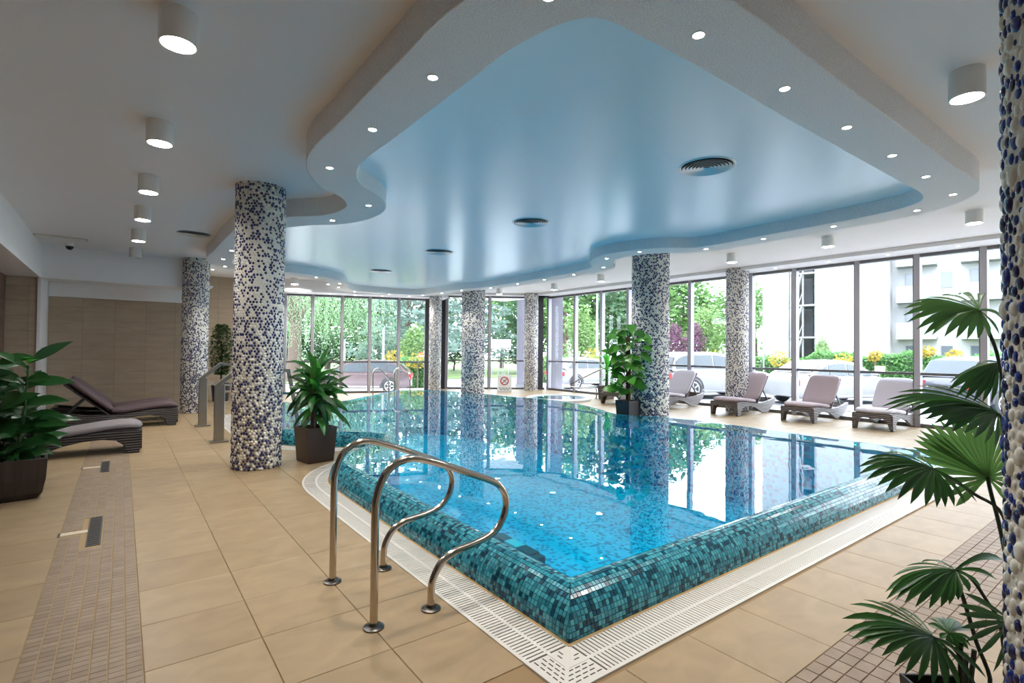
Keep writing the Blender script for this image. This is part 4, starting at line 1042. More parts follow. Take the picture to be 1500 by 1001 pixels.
# rubber plant at the left
t = thing('potted_rubber_plant', 'broad leaved dark plant in a ribbed brown tub at the left edge', 'potted plant', (-0.93, 7.12, 0), 0.12)
rows = [[Vector((sx * r, sy * r, z)) for (sx, sy) in ((-1, -1), (-.33, -1.02), (.33, -1.02), (1, -1), (1.02, -.33), (1.02, .33), (1, 1), (.33, 1.02), (-.33, 1.02), (-1, 1), (-1.02, .33), (-1.02, -.33))] for (r, z) in ((.26, 0), (.30, .06), (.325, .2), (.335, .40), (.31, .40), (.305, .34))]
mb = MB(); mb.grid(rows, closed=True); mb.f.append(tuple(range(11, -1, -1))); mb.m.append(0); mb.build('pot', M_potw, t, bevel=0.005)
MB().box(-.3, .3, -.3, .3, .30, .35).build('soil', M_soil, t)
stems = [(-.05, -.05, 1.28), (0.16, -0.02, 1.30), (-.2, .1, 1.15), (.02, .18, .95), (0.22, .12, .7)]
for (x, y, z) in stems:
    MB().tube([(x * .6, y * .6, .3), (x, y, z * .6), (x * 1.15, y * 1.1, z)], .011, 7).build('stem', M_stemg, t, smooth=True)
    nl = int(z * 14)
    for k in range(nl):
        f = k / max(1, nl - 1); az = k * 2.4 + x * 20 + rn.uniform(-.25, .25); el = math.radians(rn.uniform(5, 35) + 35 * max(0, f - .75))
        zz = .42 + (z - .40) * f; sx = x * (.75 + .4 * f); sy = y * (.75 + .4 * f)
        leaf(t, droop_path((sx, sy, zz), az, el, rn.uniform(.28, .42), rn.uniform(.3, .9)), rn.uniform(.11, .15), OVAL, L_rub, (rn.uniform(-.6, .2), -.8, rn.uniform(.4, .9)), fold=.3)
for (az, el, z, L) in ((-.55, .12, 1.12, .42), (-.5, .25, .62, .38), (-.7, .05, .72, .40), (-.4, -.02, .80, .34)): leaf(t, droop_path((.18, 0, z), az, el, L, .25), .13, OVAL, L_rub, (-.2, -.8, .7))
for (az, z) in ((-.9, 1.32), (-1.6, 1.34), (-.3, 1.16)): leaf(t, droop_path((.17, -.03, z), az, .5, .16, .5), .07, OVAL, L_drab)
for k in range(26):
    az = k * 2.4; r0 = rn.uniform(.05, .24); leaf(t, droop_path((math.cos(az) * r0, math.sin(az) * r0, .36 + rn.uniform(0, .14)), az, math.radians(rn.uniform(5, 50)), rn.uniform(.14, .2), 1.0), rn.uniform(.09, .13), HEART, L_rub, (-.2, -.8, .6))
# ficus in the far left corner
t = thing('potted_ficus', 'slim small leaved ficus in a dark pot behind the steel posts', 'potted plant', (2.25, 16.6, 0))
MB().lathe([(.20, 0), (.25, .5), (.23, .5), (.22, .45)], 20).build('pot', M_potk, t, smooth=True)
MB().tube([(0, 0, .4), (0.02, .01, 1.0), (-.01, 0, 1.7)], .025, 8).build('trunk', M_cane, t, smooth=True)
mb = MB()
for k in range(2600):
    z = rn.uniform(.75, 2.15); rr = .34 * math.sin(PI * min(1, max(.08, (z - .6) / 1.65))) ** .6 * math.sqrt(rn.random()); az = rn.uniform(0, 2 * PI)
    b = blade(droop_path((math.cos(az) * rr, math.sin(az) * rr, z), rn.uniform(0, 6.3), rn.uniform(-.6, .6), .085, .5, 2), [.012, .045, .004], (0, 0, 1)); mb.add(b.v, b.f)
o = mb.build('foliage', L_fic, t, fixn=False); o['kind'] = 'stuff'

# ------------------------------------------------------------------ fan palm at the right
PD = 1.98
pbase = P(1402, 993, 1.92); pbase.z = 0
palm = thing('potted_fan_palm', 'fan palm with pleated dark green fronds in a black pot at the right edge', 'potted plant', pbase, world=True)
pc = Vector((pbase.x, pbase.y, 0))
mb = MB(); rows = [[pc + Vector((sx * r, sy * r, z)) for (sx, sy) in ((-1, -1), (1, -1), (1, 1), (-1, 1))] for (r, z) in ((.11, 0), (.125, .245), (.112, .245), (.108, .20))]
rot = Matrix.Rotation(0.9, 3, 'Z'); rows = [[pc + rot @ (v - pc) for v in r] for r in rows]
mb.grid(rows, closed=True); mb.f.append((3, 2, 1, 0)); mb.m.append(0); mb.build('pot', M_potk, palm, bevel=0.004)
MB().lathe([(.10, .18), (.135, .20)], 4, pc).build('soil', M_soil, palm)
def frond(hub, tips, arch, m, stem, wid=0.033, nh=None, nleaf=None, stemr=0.006, toward=0.0):
    """hub: (px,py,depth); tips: list of (px,py,depth) in order round the fan, leaflets interpolated"""
    hb = P(*hub); tp = [P(*q) for q in tips]; n = nleaf or len(tp)
    st = [P(*q) for q in stem]
    fr = MB().tube(smooth_path(st, 5), [stemr] * (5 * (len(st) - 1) + 1), 7).build('frond', M_petd, palm, smooth=True)
    N = len(tp) - 1
    for i in range(n):
        f = i / (n - 1) * N; a = min(int(f), N - 1); u = f - a
        e = tp[a].lerp(tp[a + 1], u); v = e - hb; L = v.length
        mid = hb + v * .5 + Vector((0, 0, arch * L)) + FWD * (-toward * L)
        pth = []
        for k in range(8):
            s = k / 7; pth.append(hb * (1 - s) ** 2 + mid * (2 * s * (1 - s)) + e * s * s)
        side = (tp[min(a + 1, N)] - tp[a]); nn = v.cross(side)
        if nn.length < 1e-6: nn = Vector((0, 0, 1))
        nn.normalize()
        if nn.z < 0: nn = -nn
        w = wid * .80 * rn.uniform(.9, 1.1)
        leaf(fr, pth, w, LANCE, m, nn, 'leaflet', fold=.45)
    return fr
SB = [(1452, 1005, 1.93)]
frond((1434, 455, 2.0), [(1478, 480, 2.15), (1462, 492, 1.95), (1444, 496, 1.92), (1426, 497, 1.90), (1408, 497, 1.88), (1390, 494, 1.88), (1368, 491, 1.88), (1354, 491, 1.9), (1342, 482, 1.92), (1326, 470, 1.95), (1322, 459, 1.98), (1326, 447, 2.03), (1345, 438, 2.12), (1372, 434, 2.22), (1400, 432, 2.3), (1440, 432, 2.2)], .16, L_palm_lit, [(1434, 455, 2.0), (1450, 490, 2.0), (1462, 525, 2.0), (1475, 600, 1.98), (1482, 720, 1.96), (1480, 1000, 1.94)], .036, nleaf=18)
frond((1464, 532, 2.06), [(1476, 585, 2.05), (1460, 588, 2.0), (1446, 590, 1.98), (1430, 590, 1.97), (1415, 586, 1.97), (1400, 580, 1.98), (1386, 568, 2.0), (1396, 556, 2.06), (1412, 545, 2.14), (1430, 536, 2.2)], .12, L_palm, [(1464, 532, 2.06), (1474, 560, 2.04), (1484, 700, 1.98), (1484, 1000, 1.94)], .033, nleaf=12)
frond((1462, 606, 1.98), [(1470, 655, 1.95), (1455, 655, 1.9), (1440, 650, 1.87), (1424, 640, 1.86), (1408, 634, 1.85), (1390, 632, 1.85), (1376, 625, 1.86), (1362, 618, 1.86), (1350, 612, 1.87), (1338, 606, 1.87), (1322, 600, 1.88), (1300, 603, 1.89), (1290, 598, 1.92), (1296, 588, 1.98), (1312, 576, 2.06), (1340, 566, 2.14), (1370, 565, 2.2)], .17, L_palm, [(1462, 606, 1.98), (1474, 640, 1.98), (1482, 760, 1.96), (1480, 1000, 1.94)], .038, nleaf=18)
frond((1447, 700, 2.08), [(1400, 742, 2.05), (1378, 722, 2.07), (1352, 690, 2.1), (1337, 662, 2.1), (1338, 645, 2.1), (1344, 636, 2.1), (1352, 625, 2.1), (1366, 618, 2.1), (1385, 610, 2.1), (1408, 604, 2.1), (1432, 600, 2.1), (1456, 600, 2.1), (1478, 610, 2.1), (1498, 630, 2.1), (1505, 660, 2.1), (1508, 690, 2.1), (1500, 720, 2.1), (1480, 740, 2.08)], .03, L_palm_lit, [(1447, 700, 2.08), (1451, 720, 2.05), (1466, 780, 2.0), (1478, 860, 1.96), (1474, 1000, 1.94)], .034, nleaf=26, stemr=.007, toward=-.05)
frond((1368, 688, 1.92), [(1431, 736, 1.86), (1411, 739, 1.82), (1393, 743, 1.80), (1379, 744, 1.79), (1364, 743, 1.78), (1338, 740, 1.77), (1316, 733, 1.77), (1295, 721, 1.78), (1282, 710, 1.8), (1262, 700, 1.82), (1254, 690, 1.85), (1262, 676, 1.92), (1290, 664, 2.0), (1320, 658, 2.1)], .17, L_palm, [(1368, 688, 1.92), (1400, 706, 1.94), (1427, 724, 1.96), (1470, 758, 1.97), (1484, 860, 1.96), (1476, 1000, 1.94)], .036, nleaf=16)
frond((1399, 836, 1.95), [(1472, 823, 2.1), (1460, 853, 1.98), (1434, 864, 1.9), (1416, 868, 1.88), (1399, 883, 1.86), (1386, 888, 1.85), (1373, 891, 1.84), (1350, 893, 1.83), (1330, 886, 1.83), (1318, 880, 1.84), (1300, 880, 1.85), (1295, 873, 1.87), (1304, 848, 1.95), (1325, 830, 2.05), (1350, 824, 2.14)], .18, L_palm, [(1399, 836, 1.95), (1421, 846, 1.95), (1445, 880, 1.94), (1465, 917, 1.93), (1474, 1000, 1.92)], .036, nleaf=16)
frond((1368, 935, 1.86), [(1445, 994, 1.8), (1425, 1004, 1.76), (1400, 1010, 1.74), (1378, 1008, 1.73), (1355, 1003, 1.72), (1330, 992, 1.71), (1314, 980, 1.71), (1293, 962, 1.72), (1274, 951, 1.73), (1254, 944, 1.74), (1243, 934, 1.76), (1230, 922, 1.79), (1238, 890, 1.88), (1258, 878, 1.97), (1285, 880, 2.06), (1315, 892, 2.12)], .17, L_palm, [(1368, 935, 1.86), (1392, 945, 1.88), (1412, 972, 1.9), (1430, 1010, 1.92)], .036, nleaf=18)
frond((1390, 928, 1.98), [(1425, 940, 1.98), (1420, 952, 1.94), (1405, 950, 1.94), (1385, 945, 1.96), (1352, 906, 2.06), (1372, 903, 2.1), (1400, 908, 2.1), (1422, 925, 2.06)], .12, L_palm, [(1390, 928, 1.98), (1405, 955, 1.96), (1420, 1010, 1.94)], .030, nleaf=14)
frond((1484, 912, 1.93), [(1455, 985, 1.86), (1432, 960, 1.85), (1414, 940, 1.85), (1407, 920, 1.86), (1404, 900, 1.87), (1402, 886, 1.88), (1412, 869, 1.9)], .06, L_palm, [(1484, 912, 1.93), (1482, 960, 1.92), (1470, 1010, 1.92)], .028, nleaf=7)
MB().tube(smooth_path([P(1398, 840, 1.96), P(1412, 880, 1.95), P(1430, 940, 1.94), P(1450, 1005, 1.93), Vector((pc.x, pc.y, .2))], 5), .007, 7).build('stem', M_petd, palm, smooth=True)
for i in range(5):
    a = i * 1.3; MB().tube([Vector((pc.x + .03 * math.cos(a), pc.y + .03 * math.sin(a), .2)), Vector((pc.x + .05 * math.cos(a), pc.y + .05 * math.sin(a), .42))], .008, 6).build('stem', M_petd, palm, smooth=True)

# ------------------------------------------------------------------ outside: ground
def gz(x, y):
    return -0.16 if y < 14 else -0.16 - 0.034 * min(y - 14, 10)
M_pave = mat('pale_paving', (0.52, 0.51, 0.51), .8, noise=(2, (.46, .45, .45))); M_road = mat('pale_asphalt', (0.30, 0.30, 0.32), .85, noise=(4, (.25, .25, .27)))
M_lawn = mat('lawn', (0.09, 0.15, 0.04), .9, noise=(3, (.14, .19, .05)))
def sheet(name, xs, ys, dz, m, label, cat_=None):
    mb = MB(); mb.grid([[Vector((x, y, gz(x, y) + dz)) for x in xs] for y in ys]); o = mb.build(name, m); o['kind'] = 'structure'; tag(o, label); return o
XS = [-30 + 10 * i for i in range(16)]; YS = [-40 + 9 * i for i in range(6)] + [14, 16, 18, 20, 22, 24, 30, 40, 60, 90, 120]
gp = MB()   # paving right of the window front, and beyond the far windows (the building stands in the gap)
XA = [13.5, 20, 30, 50, 80, 130]; YB = [15.42, 16, 18, 20, 22, 24, 30, 40, 60, 90, 120]
gp.grid([[Vector((x, y, gz(x, y) - .02)) for x in XA] for y in YS]); gp.grid([[Vector((x, y, gz(x, y) - .02)) for x in (-30, -10, 4, 13.5)] for y in YB])
o = gp.build('ground_paving', M_pave); o['kind'] = 'structure'; tag(o, 'pale paved ground outside the windows')
sheet('ground_road', [17.0, 20, 24.5], YS, 0.0, M_road, 'asphalt parking lane outside the windows')
sheet('ground_lawn', [28, 40, 60, 120], YS, 0.03, M_lawn, 'grass strip beyond the parked cars')
sheet('ground_lawn', [-30, -10, 10, 28], [31, 40, 60, 90, 120], 0.03, M_lawn, 'grass beyond the dark car')

# ------------------------------------------------------------------ cars
M_tyre = mat('tyre', (0.03, 0.03, 0.032), .8); M_rim = mat('alloy_rim', (0.62, 0.62, 0.64), .3, metal=.8); M_cglass = mat('car_glass', (0.07, 0.085, 0.095), .15, spec=.3)
M_head = mat('headlamp', (0.75, 0.77, 0.8), .1); M_tail = mat('tail_lamp', (0.45, 0.02, 0.02), .2); M_trimb = mat('black_trim', (0.03, 0.03, 0.03), .6)
WHEEL = MB().lathe([(.20, -.1), (.30, -.11), (.335, -.08), (.335, .08), (.30, .11), (.20, .1)], 22).mesh('wheel', M_tyre, smooth=True)
def rim_mesh():
    mb = MB(); mb.lathe([(.17, .085), (.215, .115), (.225, .105)], 22, cap=False); mb.lathe([(.001, .09), (.06, .1), (.065, .08)], 14, cap=False)
    for k in range(5):
        a = 2 * PI * k / 5; d = Vector((math.cos(a), math.sin(a), 0)); mb.obox(d * .12 + Vector((0, 0, .092)), d * .075, Vector((-d.y, d.x, 0)) * .022, (0, 0, .012))
    return mb.mesh('wheel_rim', M_rim)
RIM = rim_mesh()
def car(label, loc, rz, paint, prof_low, prof_cab, L, Wd, wheels, wr=1.0, box=False):
    """prof_low: (x, z top of the body) front to rear; prof_cab: cabin outline (x, z)"""
    t = thing('car', label, 'car', loc, rz, 'parked cars outside')
    rows = []
    for (x, zt, wf) in prof_low:
        hw = Wd / 2 * wf; zb = .22 * (1 if 0.04 < x / L < .96 else 1.35)
        rows.append([Vector((x, y * hw, z)) for (y, z) in ((-.86, zb), (-.97, zb + .1), (-1, zb + (zt - zb) * .5), (-.97, zt - .07), (-.86, zt), (0, zt + .02), (.86, zt), (.97, zt - .07), (1, zb + (zt - zb) * .5), (.97, zb + .1), (.86, zb), (0, zb))])
    mb = MB(); mb.grid(rows, closed=True); n = 12; mb.f.append(tuple(range(n))); mb.f.append(tuple(n * (len(rows) - 1) + k for k in reversed(range(n)))); mb.m += [0, 0]
    mb.build('body', paint, t, smooth=True)
    zbase = prof_cab[0][1]; zroof = max(z for _, z in prof_cab); mb = MB(); rows = []
    for (x, z) in prof_cab:
        k = (z - zbase) / (zroof - zbase); hw = Wd / 2 * (.93 - .14 * k)
        rows.append([Vector((x, -hw, z)), Vector((x, -hw * .6, z + .02 * k)), Vector((x, 0, z + .03 * k)), Vector((x, hw * .6, z + .02 * k)), Vector((x, hw, z))])
    mb.grid(rows)
    for s in (0, 4):   # side walls down to the belt line
        top = [r[s] for r in rows]; bot = [Vector((r[s].x, (1 if s else -1) * Wd / 2 * .93, zbase - .05)) for r in rows]; mb.grid([top, bot])
    cab = mb.build('cabin', paint, t, smooth=True)
    # side windows: panels proud of the cabin sides, split by pillars
    x0, x1 = prof_cab[0][0], prof_cab[-1][0]
    def zat(x):
        for (a, b) in zip(prof_cab, prof_cab[1:]):
            if a[0] <= x <= b[0]: return a[1] + (b[1] - a[1]) * (x - a[0]) / max(1e-6, b[0] - a[0])
        return zbase
    cuts = [x0 + .16] + [x0 + (x1 - x0) * f for f in ((.45, .73) if L > 4.3 else (.52,))] + [x1 - .14]
    for s in (-1, 1):
        for (a, b) in zip(cuts, cuts[1:]):
            a += .03; b -= .03; up = []; lo = []
            for k in range(5):
                x = a + (b - a) * k / 4; z = max(zbase + .06, zat(x) - .09); kk = (z - zbase) / (zroof - zbase)
                up.append(Vector((x, s * (Wd / 2 * (.93 - .14 * kk) + .012), z))); lo.append(Vector((x, s * (Wd / 2 * .93 + .012), zbase + .04)))
            MB().grid([up, lo]).build('side_window', M_cglass, cab)
    # windscreen and rear window
    def screen(i0, i1, name):
        a, b = prof_cab[i0], prof_cab[i1]; q = []
        d = Vector((b[0] - a[0], 0, b[1] - a[1])).normalized(); nrm = Vector((-d.z, 0, d.x))
        if nrm.z < 0: nrm = -nrm
        for f in (.1, .92):
            x = a[0] + (b[0] - a[0]) * f; z = a[1] + (b[1] - a[1]) * f; k = (z - zbase) / (zroof - zbase); hw = Wd / 2 * (.93 - .14 * k) - .07
            q.append([Vector((x, y * hw, z + .012 + .02 * k)) + nrm * .012 for y in (-1, -.5, 0, .5, 1)])
        MB().grid(q).build(name, M_cglass, cab)
    screen(0, 1, 'windscreen'); screen(len(prof_cab) - 1, len(prof_cab) - 2, 'rear_window')
    for x in wheels:
        for s in (-1, 1):
            w = inst('wheel', WHEEL, t, (x, s * (Wd / 2 - .1), .335 * wr), (-s * PI / 2, 0, 0), (wr, wr, 1)); r = inst('wheel_rim', RIM, w)
            mb = MB(); arc = [[Vector((x + rr * wr * math.cos(a * PI / 10), s * (Wd / 2 + .004), .335 * wr + rr * wr * math.sin(a * PI / 10))) for a in range(11)] for rr in (.34, .40)]
            mb.grid(arc).build('wheel_arch', M_trimb, t)
    zf = prof_low[1][1]; zr = prof_low[-2][1]
    for s in (-1, 1):
        MB().obox((0.10, s * Wd * .36, zf - .14), (.06, 0, 0), (0, .16, 0), (0, 0, .06)).build('headlamp', M_head, t, bevel=.02)
        MB().obox((L - .05, s * Wd * .40, zr - .18), (.06, 0, 0), (0, .10, 0), (0, 0, .10)).build('tail_lamp', M_tail, t, bevel=.02)
        MB().ellipsoid((x0 + .25, s * (Wd / 2 + .07), zbase + .08), .08, .10, .06, 8, 5).build('mirror', paint, t, smooth=True)
    MB().box(.1, .25, -Wd * .3, Wd * .3, .3, .42).build('front_grille', M_trimb, t)
    MB().box(wheels[0] + .45, wheels[1] - .45, -Wd / 2 - .008, Wd / 2 + .008, .27, .33).build('sill_trim', M_rim, t)
    return t
LOW = lambda L, zh, zb, zr: [(0.0, zh - .18, .72), (.10, zh - .06, .88), (.5, zh, .98), (1.2, zb - .03, 1.0), (1.9, zb, 1.0), (L * .6, zb, 1.0), (L * .8, zr, 1.0), (L - .35, zr, .98), (L - .08, zr - .04, .90), (L, zr - .22, .78)]
P_brown = mat('mauve_brown_paint', (0.16, 0.115, 0.12), .25, metal=.3, coat=.6); P_white = mat('white_paint', (0.27, 0.27, 0.28), .25, coat=.6); P_dark = mat('dark_grey_paint', (0.06, 0.06, 0.075), .25, metal=.4, coat=.6)
# dark wagon seen from the side behind the far windows, tail to the right
q = P(602, 575, 24.5); 
hd = math.atan2(RIGHT.y, RIGHT.x)
car('dark mauve estate car parked behind the dark framed windows', (q.x - 4.75 * math.cos(hd + .12), q.y - 4.75 * math.sin(hd + .12), -0.50), hd + .12, P_brown, LOW(4.8, .78, .93, .98), [(1.15, .93), (1.95, 1.40), (2.6, 1.50), (3.6, 1.48), (4.25, 1.36), (4.68, .98)], 4.8, 1.82, (.85, 3.85))
def car_side(px0, py, d, ang, label, paint, cab, L, wd, wheels, low, wr=1.0, z=None):
    q = P(px0, py, d); car(label, (q.x, q.y, gz(q.x, q.y) if z is None else z), ang, paint, low, cab, L, wd, wheels, wr)
car_side(1105, 572, 20.3, hd + PI + .35, 'white off road car parked left of the window column', P_white, [(1.25, 1.05), (1.85, 1.55), (2.5, 1.66), (3.9, 1.64), (4.3, 1.5), (4.5, 1.05)], 4.6, 1.85, (.85, 3.65), LOW(4.6, .98, 1.06, 1.05), 1.12)
car_side(1292, 585, 18.3, hd + PI + .30, 'white saloon car parked behind the lounger row', P_white, [(1.30, .92), (2.05, 1.36), (2.6, 1.44), (3.3, 1.40), (4.1, .98)], 4.6, 1.8, (.85, 3.6), LOW(4.6, .80, .94, .96))
car_side(1580, 600, 15.5, hd + PI + .12, 'dark grey car behind the palm at the right', P_dark, [(1.2, 1.0), (1.9, 1.5), (2.6, 1.62), (3.7, 1.6), (4.15, 1.5), (4.4, 1.02)], 4.5, 1.85, (.85, 3.6), LOW(4.5, .9, 1.02, 1.02))
car_side(905, 573, 27, hd + PI + .5, 'white compact car behind the whirlpool rail', P_white, [(1.1, .95), (1.8, 1.42), (2.4, 1.5), (3.3, 1.45), (3.85, .98)], 4.0, 1.75, (.8, 3.25), LOW(4.0, .85, .95, .95))

# ------------------------------------------------------------------ trees, hedges
def lf_mat(name, c1, c2): return mat_leaf(name, c1, c2, .55, .35)
T1 = lf_mat('tree_leaf_mid', (0.062, 0.149, 0.037), (0.136, 0.248, 0.074)); T2 = lf_mat('tree_leaf_dark', (0.031, 0.081, 0.037), (0.074, 0.149, 0.062)); T3 = lf_mat('tree_leaf_light', (0.112, 0.198, 0.062), (0.180, 0.273, 0.099))
T4 = lf_mat('cedar_needles', (0.099, 0.161, 0.136), (0.186, 0.248, 0.211)); T5 = lf_mat('willow_leaf', (0.124, 0.211, 0.099), (0.223, 0.322, 0.186)); T6 = lf_mat('plum_leaf', (0.099, 0.037, 0.074), (0.161, 0.074, 0.124))
T7 = lf_mat('yellow_bloom', (0.223, 0.167, 0.019), (0.322, 0.248, 0.037)); T8 = lf_mat('hedge_leaf', (0.037, 0.124, 0.031), (0.099, 0.223, 0.050)); M_bark = mat('bark', (0.09, 0.065, 0.05), .9)
def leafcloud(blobs, n, sz, seed, squash=1.0):
    r = random.Random(seed); mb = MB(); tot = sum(b[3] ** 2 for b in blobs)
    for (x, y, z, R) in blobs:
        for _ in range(int(n * R * R / tot)):
            v = Vector((r.gauss(0, 1), r.gauss(0, 1), r.gauss(0, 1))).normalized() * R * r.uniform(.72, 1.05); c = Vector((x, y, z)) + Vector((v.x, v.y, v.z * squash))
            a = Vector((r.gauss(0, 1), r.gauss(0, 1), r.gauss(0, .6))).normalized(); b = a.orthogonal().normalized(); s = sz * r.uniform(.6, 1.3)
            b = (b * math.cos(r.uniform(0, 6)) + a.cross(b) * math.sin(r.uniform(0, 6))).normalized()
            mb.add([c - a * s * .6, c + b * s * .3, c + a * s * .6, c - b * s * .3], [(0, 1, 2, 3)])
    return mb
def tree_blobs(h, r, n, seed):
    q = random.Random(seed); bl = []
    for i in range(n):
        f = i / (n - 1); z = h * (.30 + .62 * f); rr = r * (1 - .55 * abs(f - .35)) ; a = q.uniform(0, 6.3); k = q.uniform(.15, .6) * r * (1.15 - f)
        bl.append((math.cos(a) * k, math.sin(a) * k, z, rr * q.uniform(.42, .62)))
    return bl
PROT = {}
def tree(kind, label, x, y, h, r, m, seed, n=2600, sz=.34, group='trees outside'):
    t = thing('tree', label, 'tree', (x, y, gz(x, y)), seed * 1.7, group)
    key = (kind, m.name)
    if kind == 'round':
        if key not in PROT: PROT[key] = leafcloud(tree_blobs(9, 3.2, 14, 5 + len(PROT)), n, sz, 9 + len(PROT)).mesh('foliage', m, fixn=False)
        o = inst('foliage', PROT[key], t, (0, 0, 0), (0, 0, seed), (r / 3.2, r / 3.2, h / 9)); o['kind'] = 'stuff'
    elif kind == 'cedar':
        if key not in PROT:
            bl = []; q = random.Random(4)
            for i in range(22):
                z = 1.8 + 8 * i / 21; k = 3.0 * (1 - i / 26); a = i * 2.4; bl.append((math.cos(a) * k * .7, math.sin(a) * k * .7, z, 1.5 - .04 * i))
            PROT[key] = leafcloud(bl, 3400, .30, 17, .38).mesh('foliage', m, fixn=False)
        o = inst('foliage', PROT[key], t, (0, 0, 0), (0, 0, seed), (r / 3.2, r / 3.2, h / 9)); o['kind'] = 'stuff'
    MB().tube([(0, 0, 0), (.1, .05, h * .35), (0, .1, h * .7)], [.22 * h / 9, .16 * h / 9, .06 * h / 9], 8).build('trunk', M_bark, t, smooth=True)
    for k in range(3):
        a = seed + k * 2.1; MB().tube([(0.05, .03, h * (.28 + .1 * k)), (math.cos(a) * r * .5, math.sin(a) * r * .5, h * (.45 + .12 * k))], [.09 * h / 9, .03 * h / 9], 6).build('branch', M_bark, t, smooth=True)
    return t
def tree_px(kind, px, d, h, r, m, seed, label): q = P(px, 520, d); return tree(kind, label, q.x, q.y, h, r, m, seed)
# willow: hanging strands
def willow(label, x, y, h, R, seed):
    t = thing('willow_tree', label, 'tree', (x, y, gz(x, y)), 0, 'trees outside'); r = random.Random(seed); mb = MB()
    for s in range(560):
        a = r.uniform(0, 2 * PI); k = R * math.sqrt(r.uniform(.05, 1)); top = h * (1 - .28 * (k / R) ** 2) + r.uniform(-.6, .2); bot = r.uniform(1.5, 4.2) + (0 if k > R * .5 else 1.2); p = Vector((math.cos(a) * k, math.sin(a) * k, top))
        while p.z > bot:
            p = p + Vector((r.uniform(-.05, .05), r.uniform(-.05, .05), -.13)); d = Vector((r.uniform(-1, 1), r.uniform(-1, 1), -1.0)).normalized(); u = d.orthogonal().normalized(); L = r.uniform(.12, .22)
            mb.add([p, p + d * L * .5 + u * .028, p + d * L, p + d * L * .5 - u * .028], [(0, 1, 2, 3)])
    o = mb.build('foliage', T5, t, fixn=False); o['kind'] = 'stuff'
    MB().tube([(0, 0, 0), (.15, .1, h * .4), (.3, 0, h * .8)], [.42, .33, .12], 10).build('trunk', M_bark, t, smooth=True)
    for k in range(5):
        a = k * 1.26 + .4; MB().tube([(.1, .05, h * .35), (math.cos(a) * R * .4, math.sin(a) * R * .4, h * .75), (math.cos(a) * R * .7, math.sin(a) * R * .7, h * .8)], [.16, .09, .04], 7).build('branch', M_bark, t, smooth=True)
q = P(430, 520, 31); willow('pale green weeping willow seen through the dark framed windows', q.x, q.y, 9.5, 6.0, 3)
tree_px('cedar', 598, 38, 9.5, 4.0, T4, 1, 'grey green cedar left of the thin column')
tree_px('cedar', 690, 44, 10, 4.2, T4, 2, 'grey green cedar above the signboard')
tree_px('round', 540, 46, 11, 5, T2, 3, 'dark tree behind the lamp post and the dark car')
tree_px('round', 480, 50, 12, 6, T1, 4, 'green tree behind the willow')
tree_px('round', 420, 44, 10, 5, T1, 21, 'green tree at the left end of the far windows')
tree_px('round', 608, 34, 3.6, 1.6, T3, 5, 'small light green tree beside the no entry sign')
tree_px('round', 640, 55, 13, 6, T2, 6, 'tall dark tree behind the cedar')
tree_px('round', 735, 58, 11, 5, T1, 7, 'green tree behind the signboard')
tree_px('round', 775, 48, 10, 4.5, T2, 8, 'dark tree behind the far right pier')
tree_px('round', 828, 44, 10.5, 4.2, T1, 9, 'green tree right of the far pier')
tree_px('round', 868, 46, 11.0, 4.6, T2, 10, 'dark green tree behind the bright dracaena')
tree_px('round', 850, 35, 5.0, 1.9, T3, 11, 'light green young tree behind the bright dracaena')
tree_px('round', 912, 50, 11.5, 5, T1, 12, 'mid green tree left of the thick column')
tree_px('round', 960, 50, 12, 5.5, T2, 13, 'dark tree hidden behind the thick column')
tree_px('round', 1000, 46, 10.0, 4.4, T1, 14, 'green tree just right of the thick column')
tree_px('round', 1045, 44, 7.4, 3.8, T1, 15, 'green tree left of the window column')
tree_px('round', 1035, 37, 5.2, 2.1, T3, 16, 'light green young tree left of the window column')
tree_px('round', 988, 36, 3.9, 1.3, T6, 17, 'plum leaved small tree right of the thick column')
tree_px('round', 1018, 36, 3.9, 1.2, T6, 18, 'plum leaved small tree beside the window mullion')
tree_px('round', 1108, 60, 10, 4.0, T1, 19, 'green tree at the edge of the white building')
tree_px('round', 1205, 33, 2.7, .8, T3, 20, 'small round tree standing before the stair tower')
for (px, d, h, r, lb_) in ((436, 40, 3.6, 3.4, 'dark shrub under the willow at the left'), (500, 42, 3.4, 3.6, 'dark shrub behind the short white post'), (556, 43, 3.6, 3.4, 'dark shrub behind the white lamp post'), (600, 46, 3.8, 3.0, 'dark shrub behind the small light green tree'), (665, 50, 3.4, 3.0, 'dark shrub left of the signboard'), (770, 44, 3.2, 2.6, 'dark shrub right of the signboard')):
    tree_px('round', px, d, h, r, T2, px, lb_)
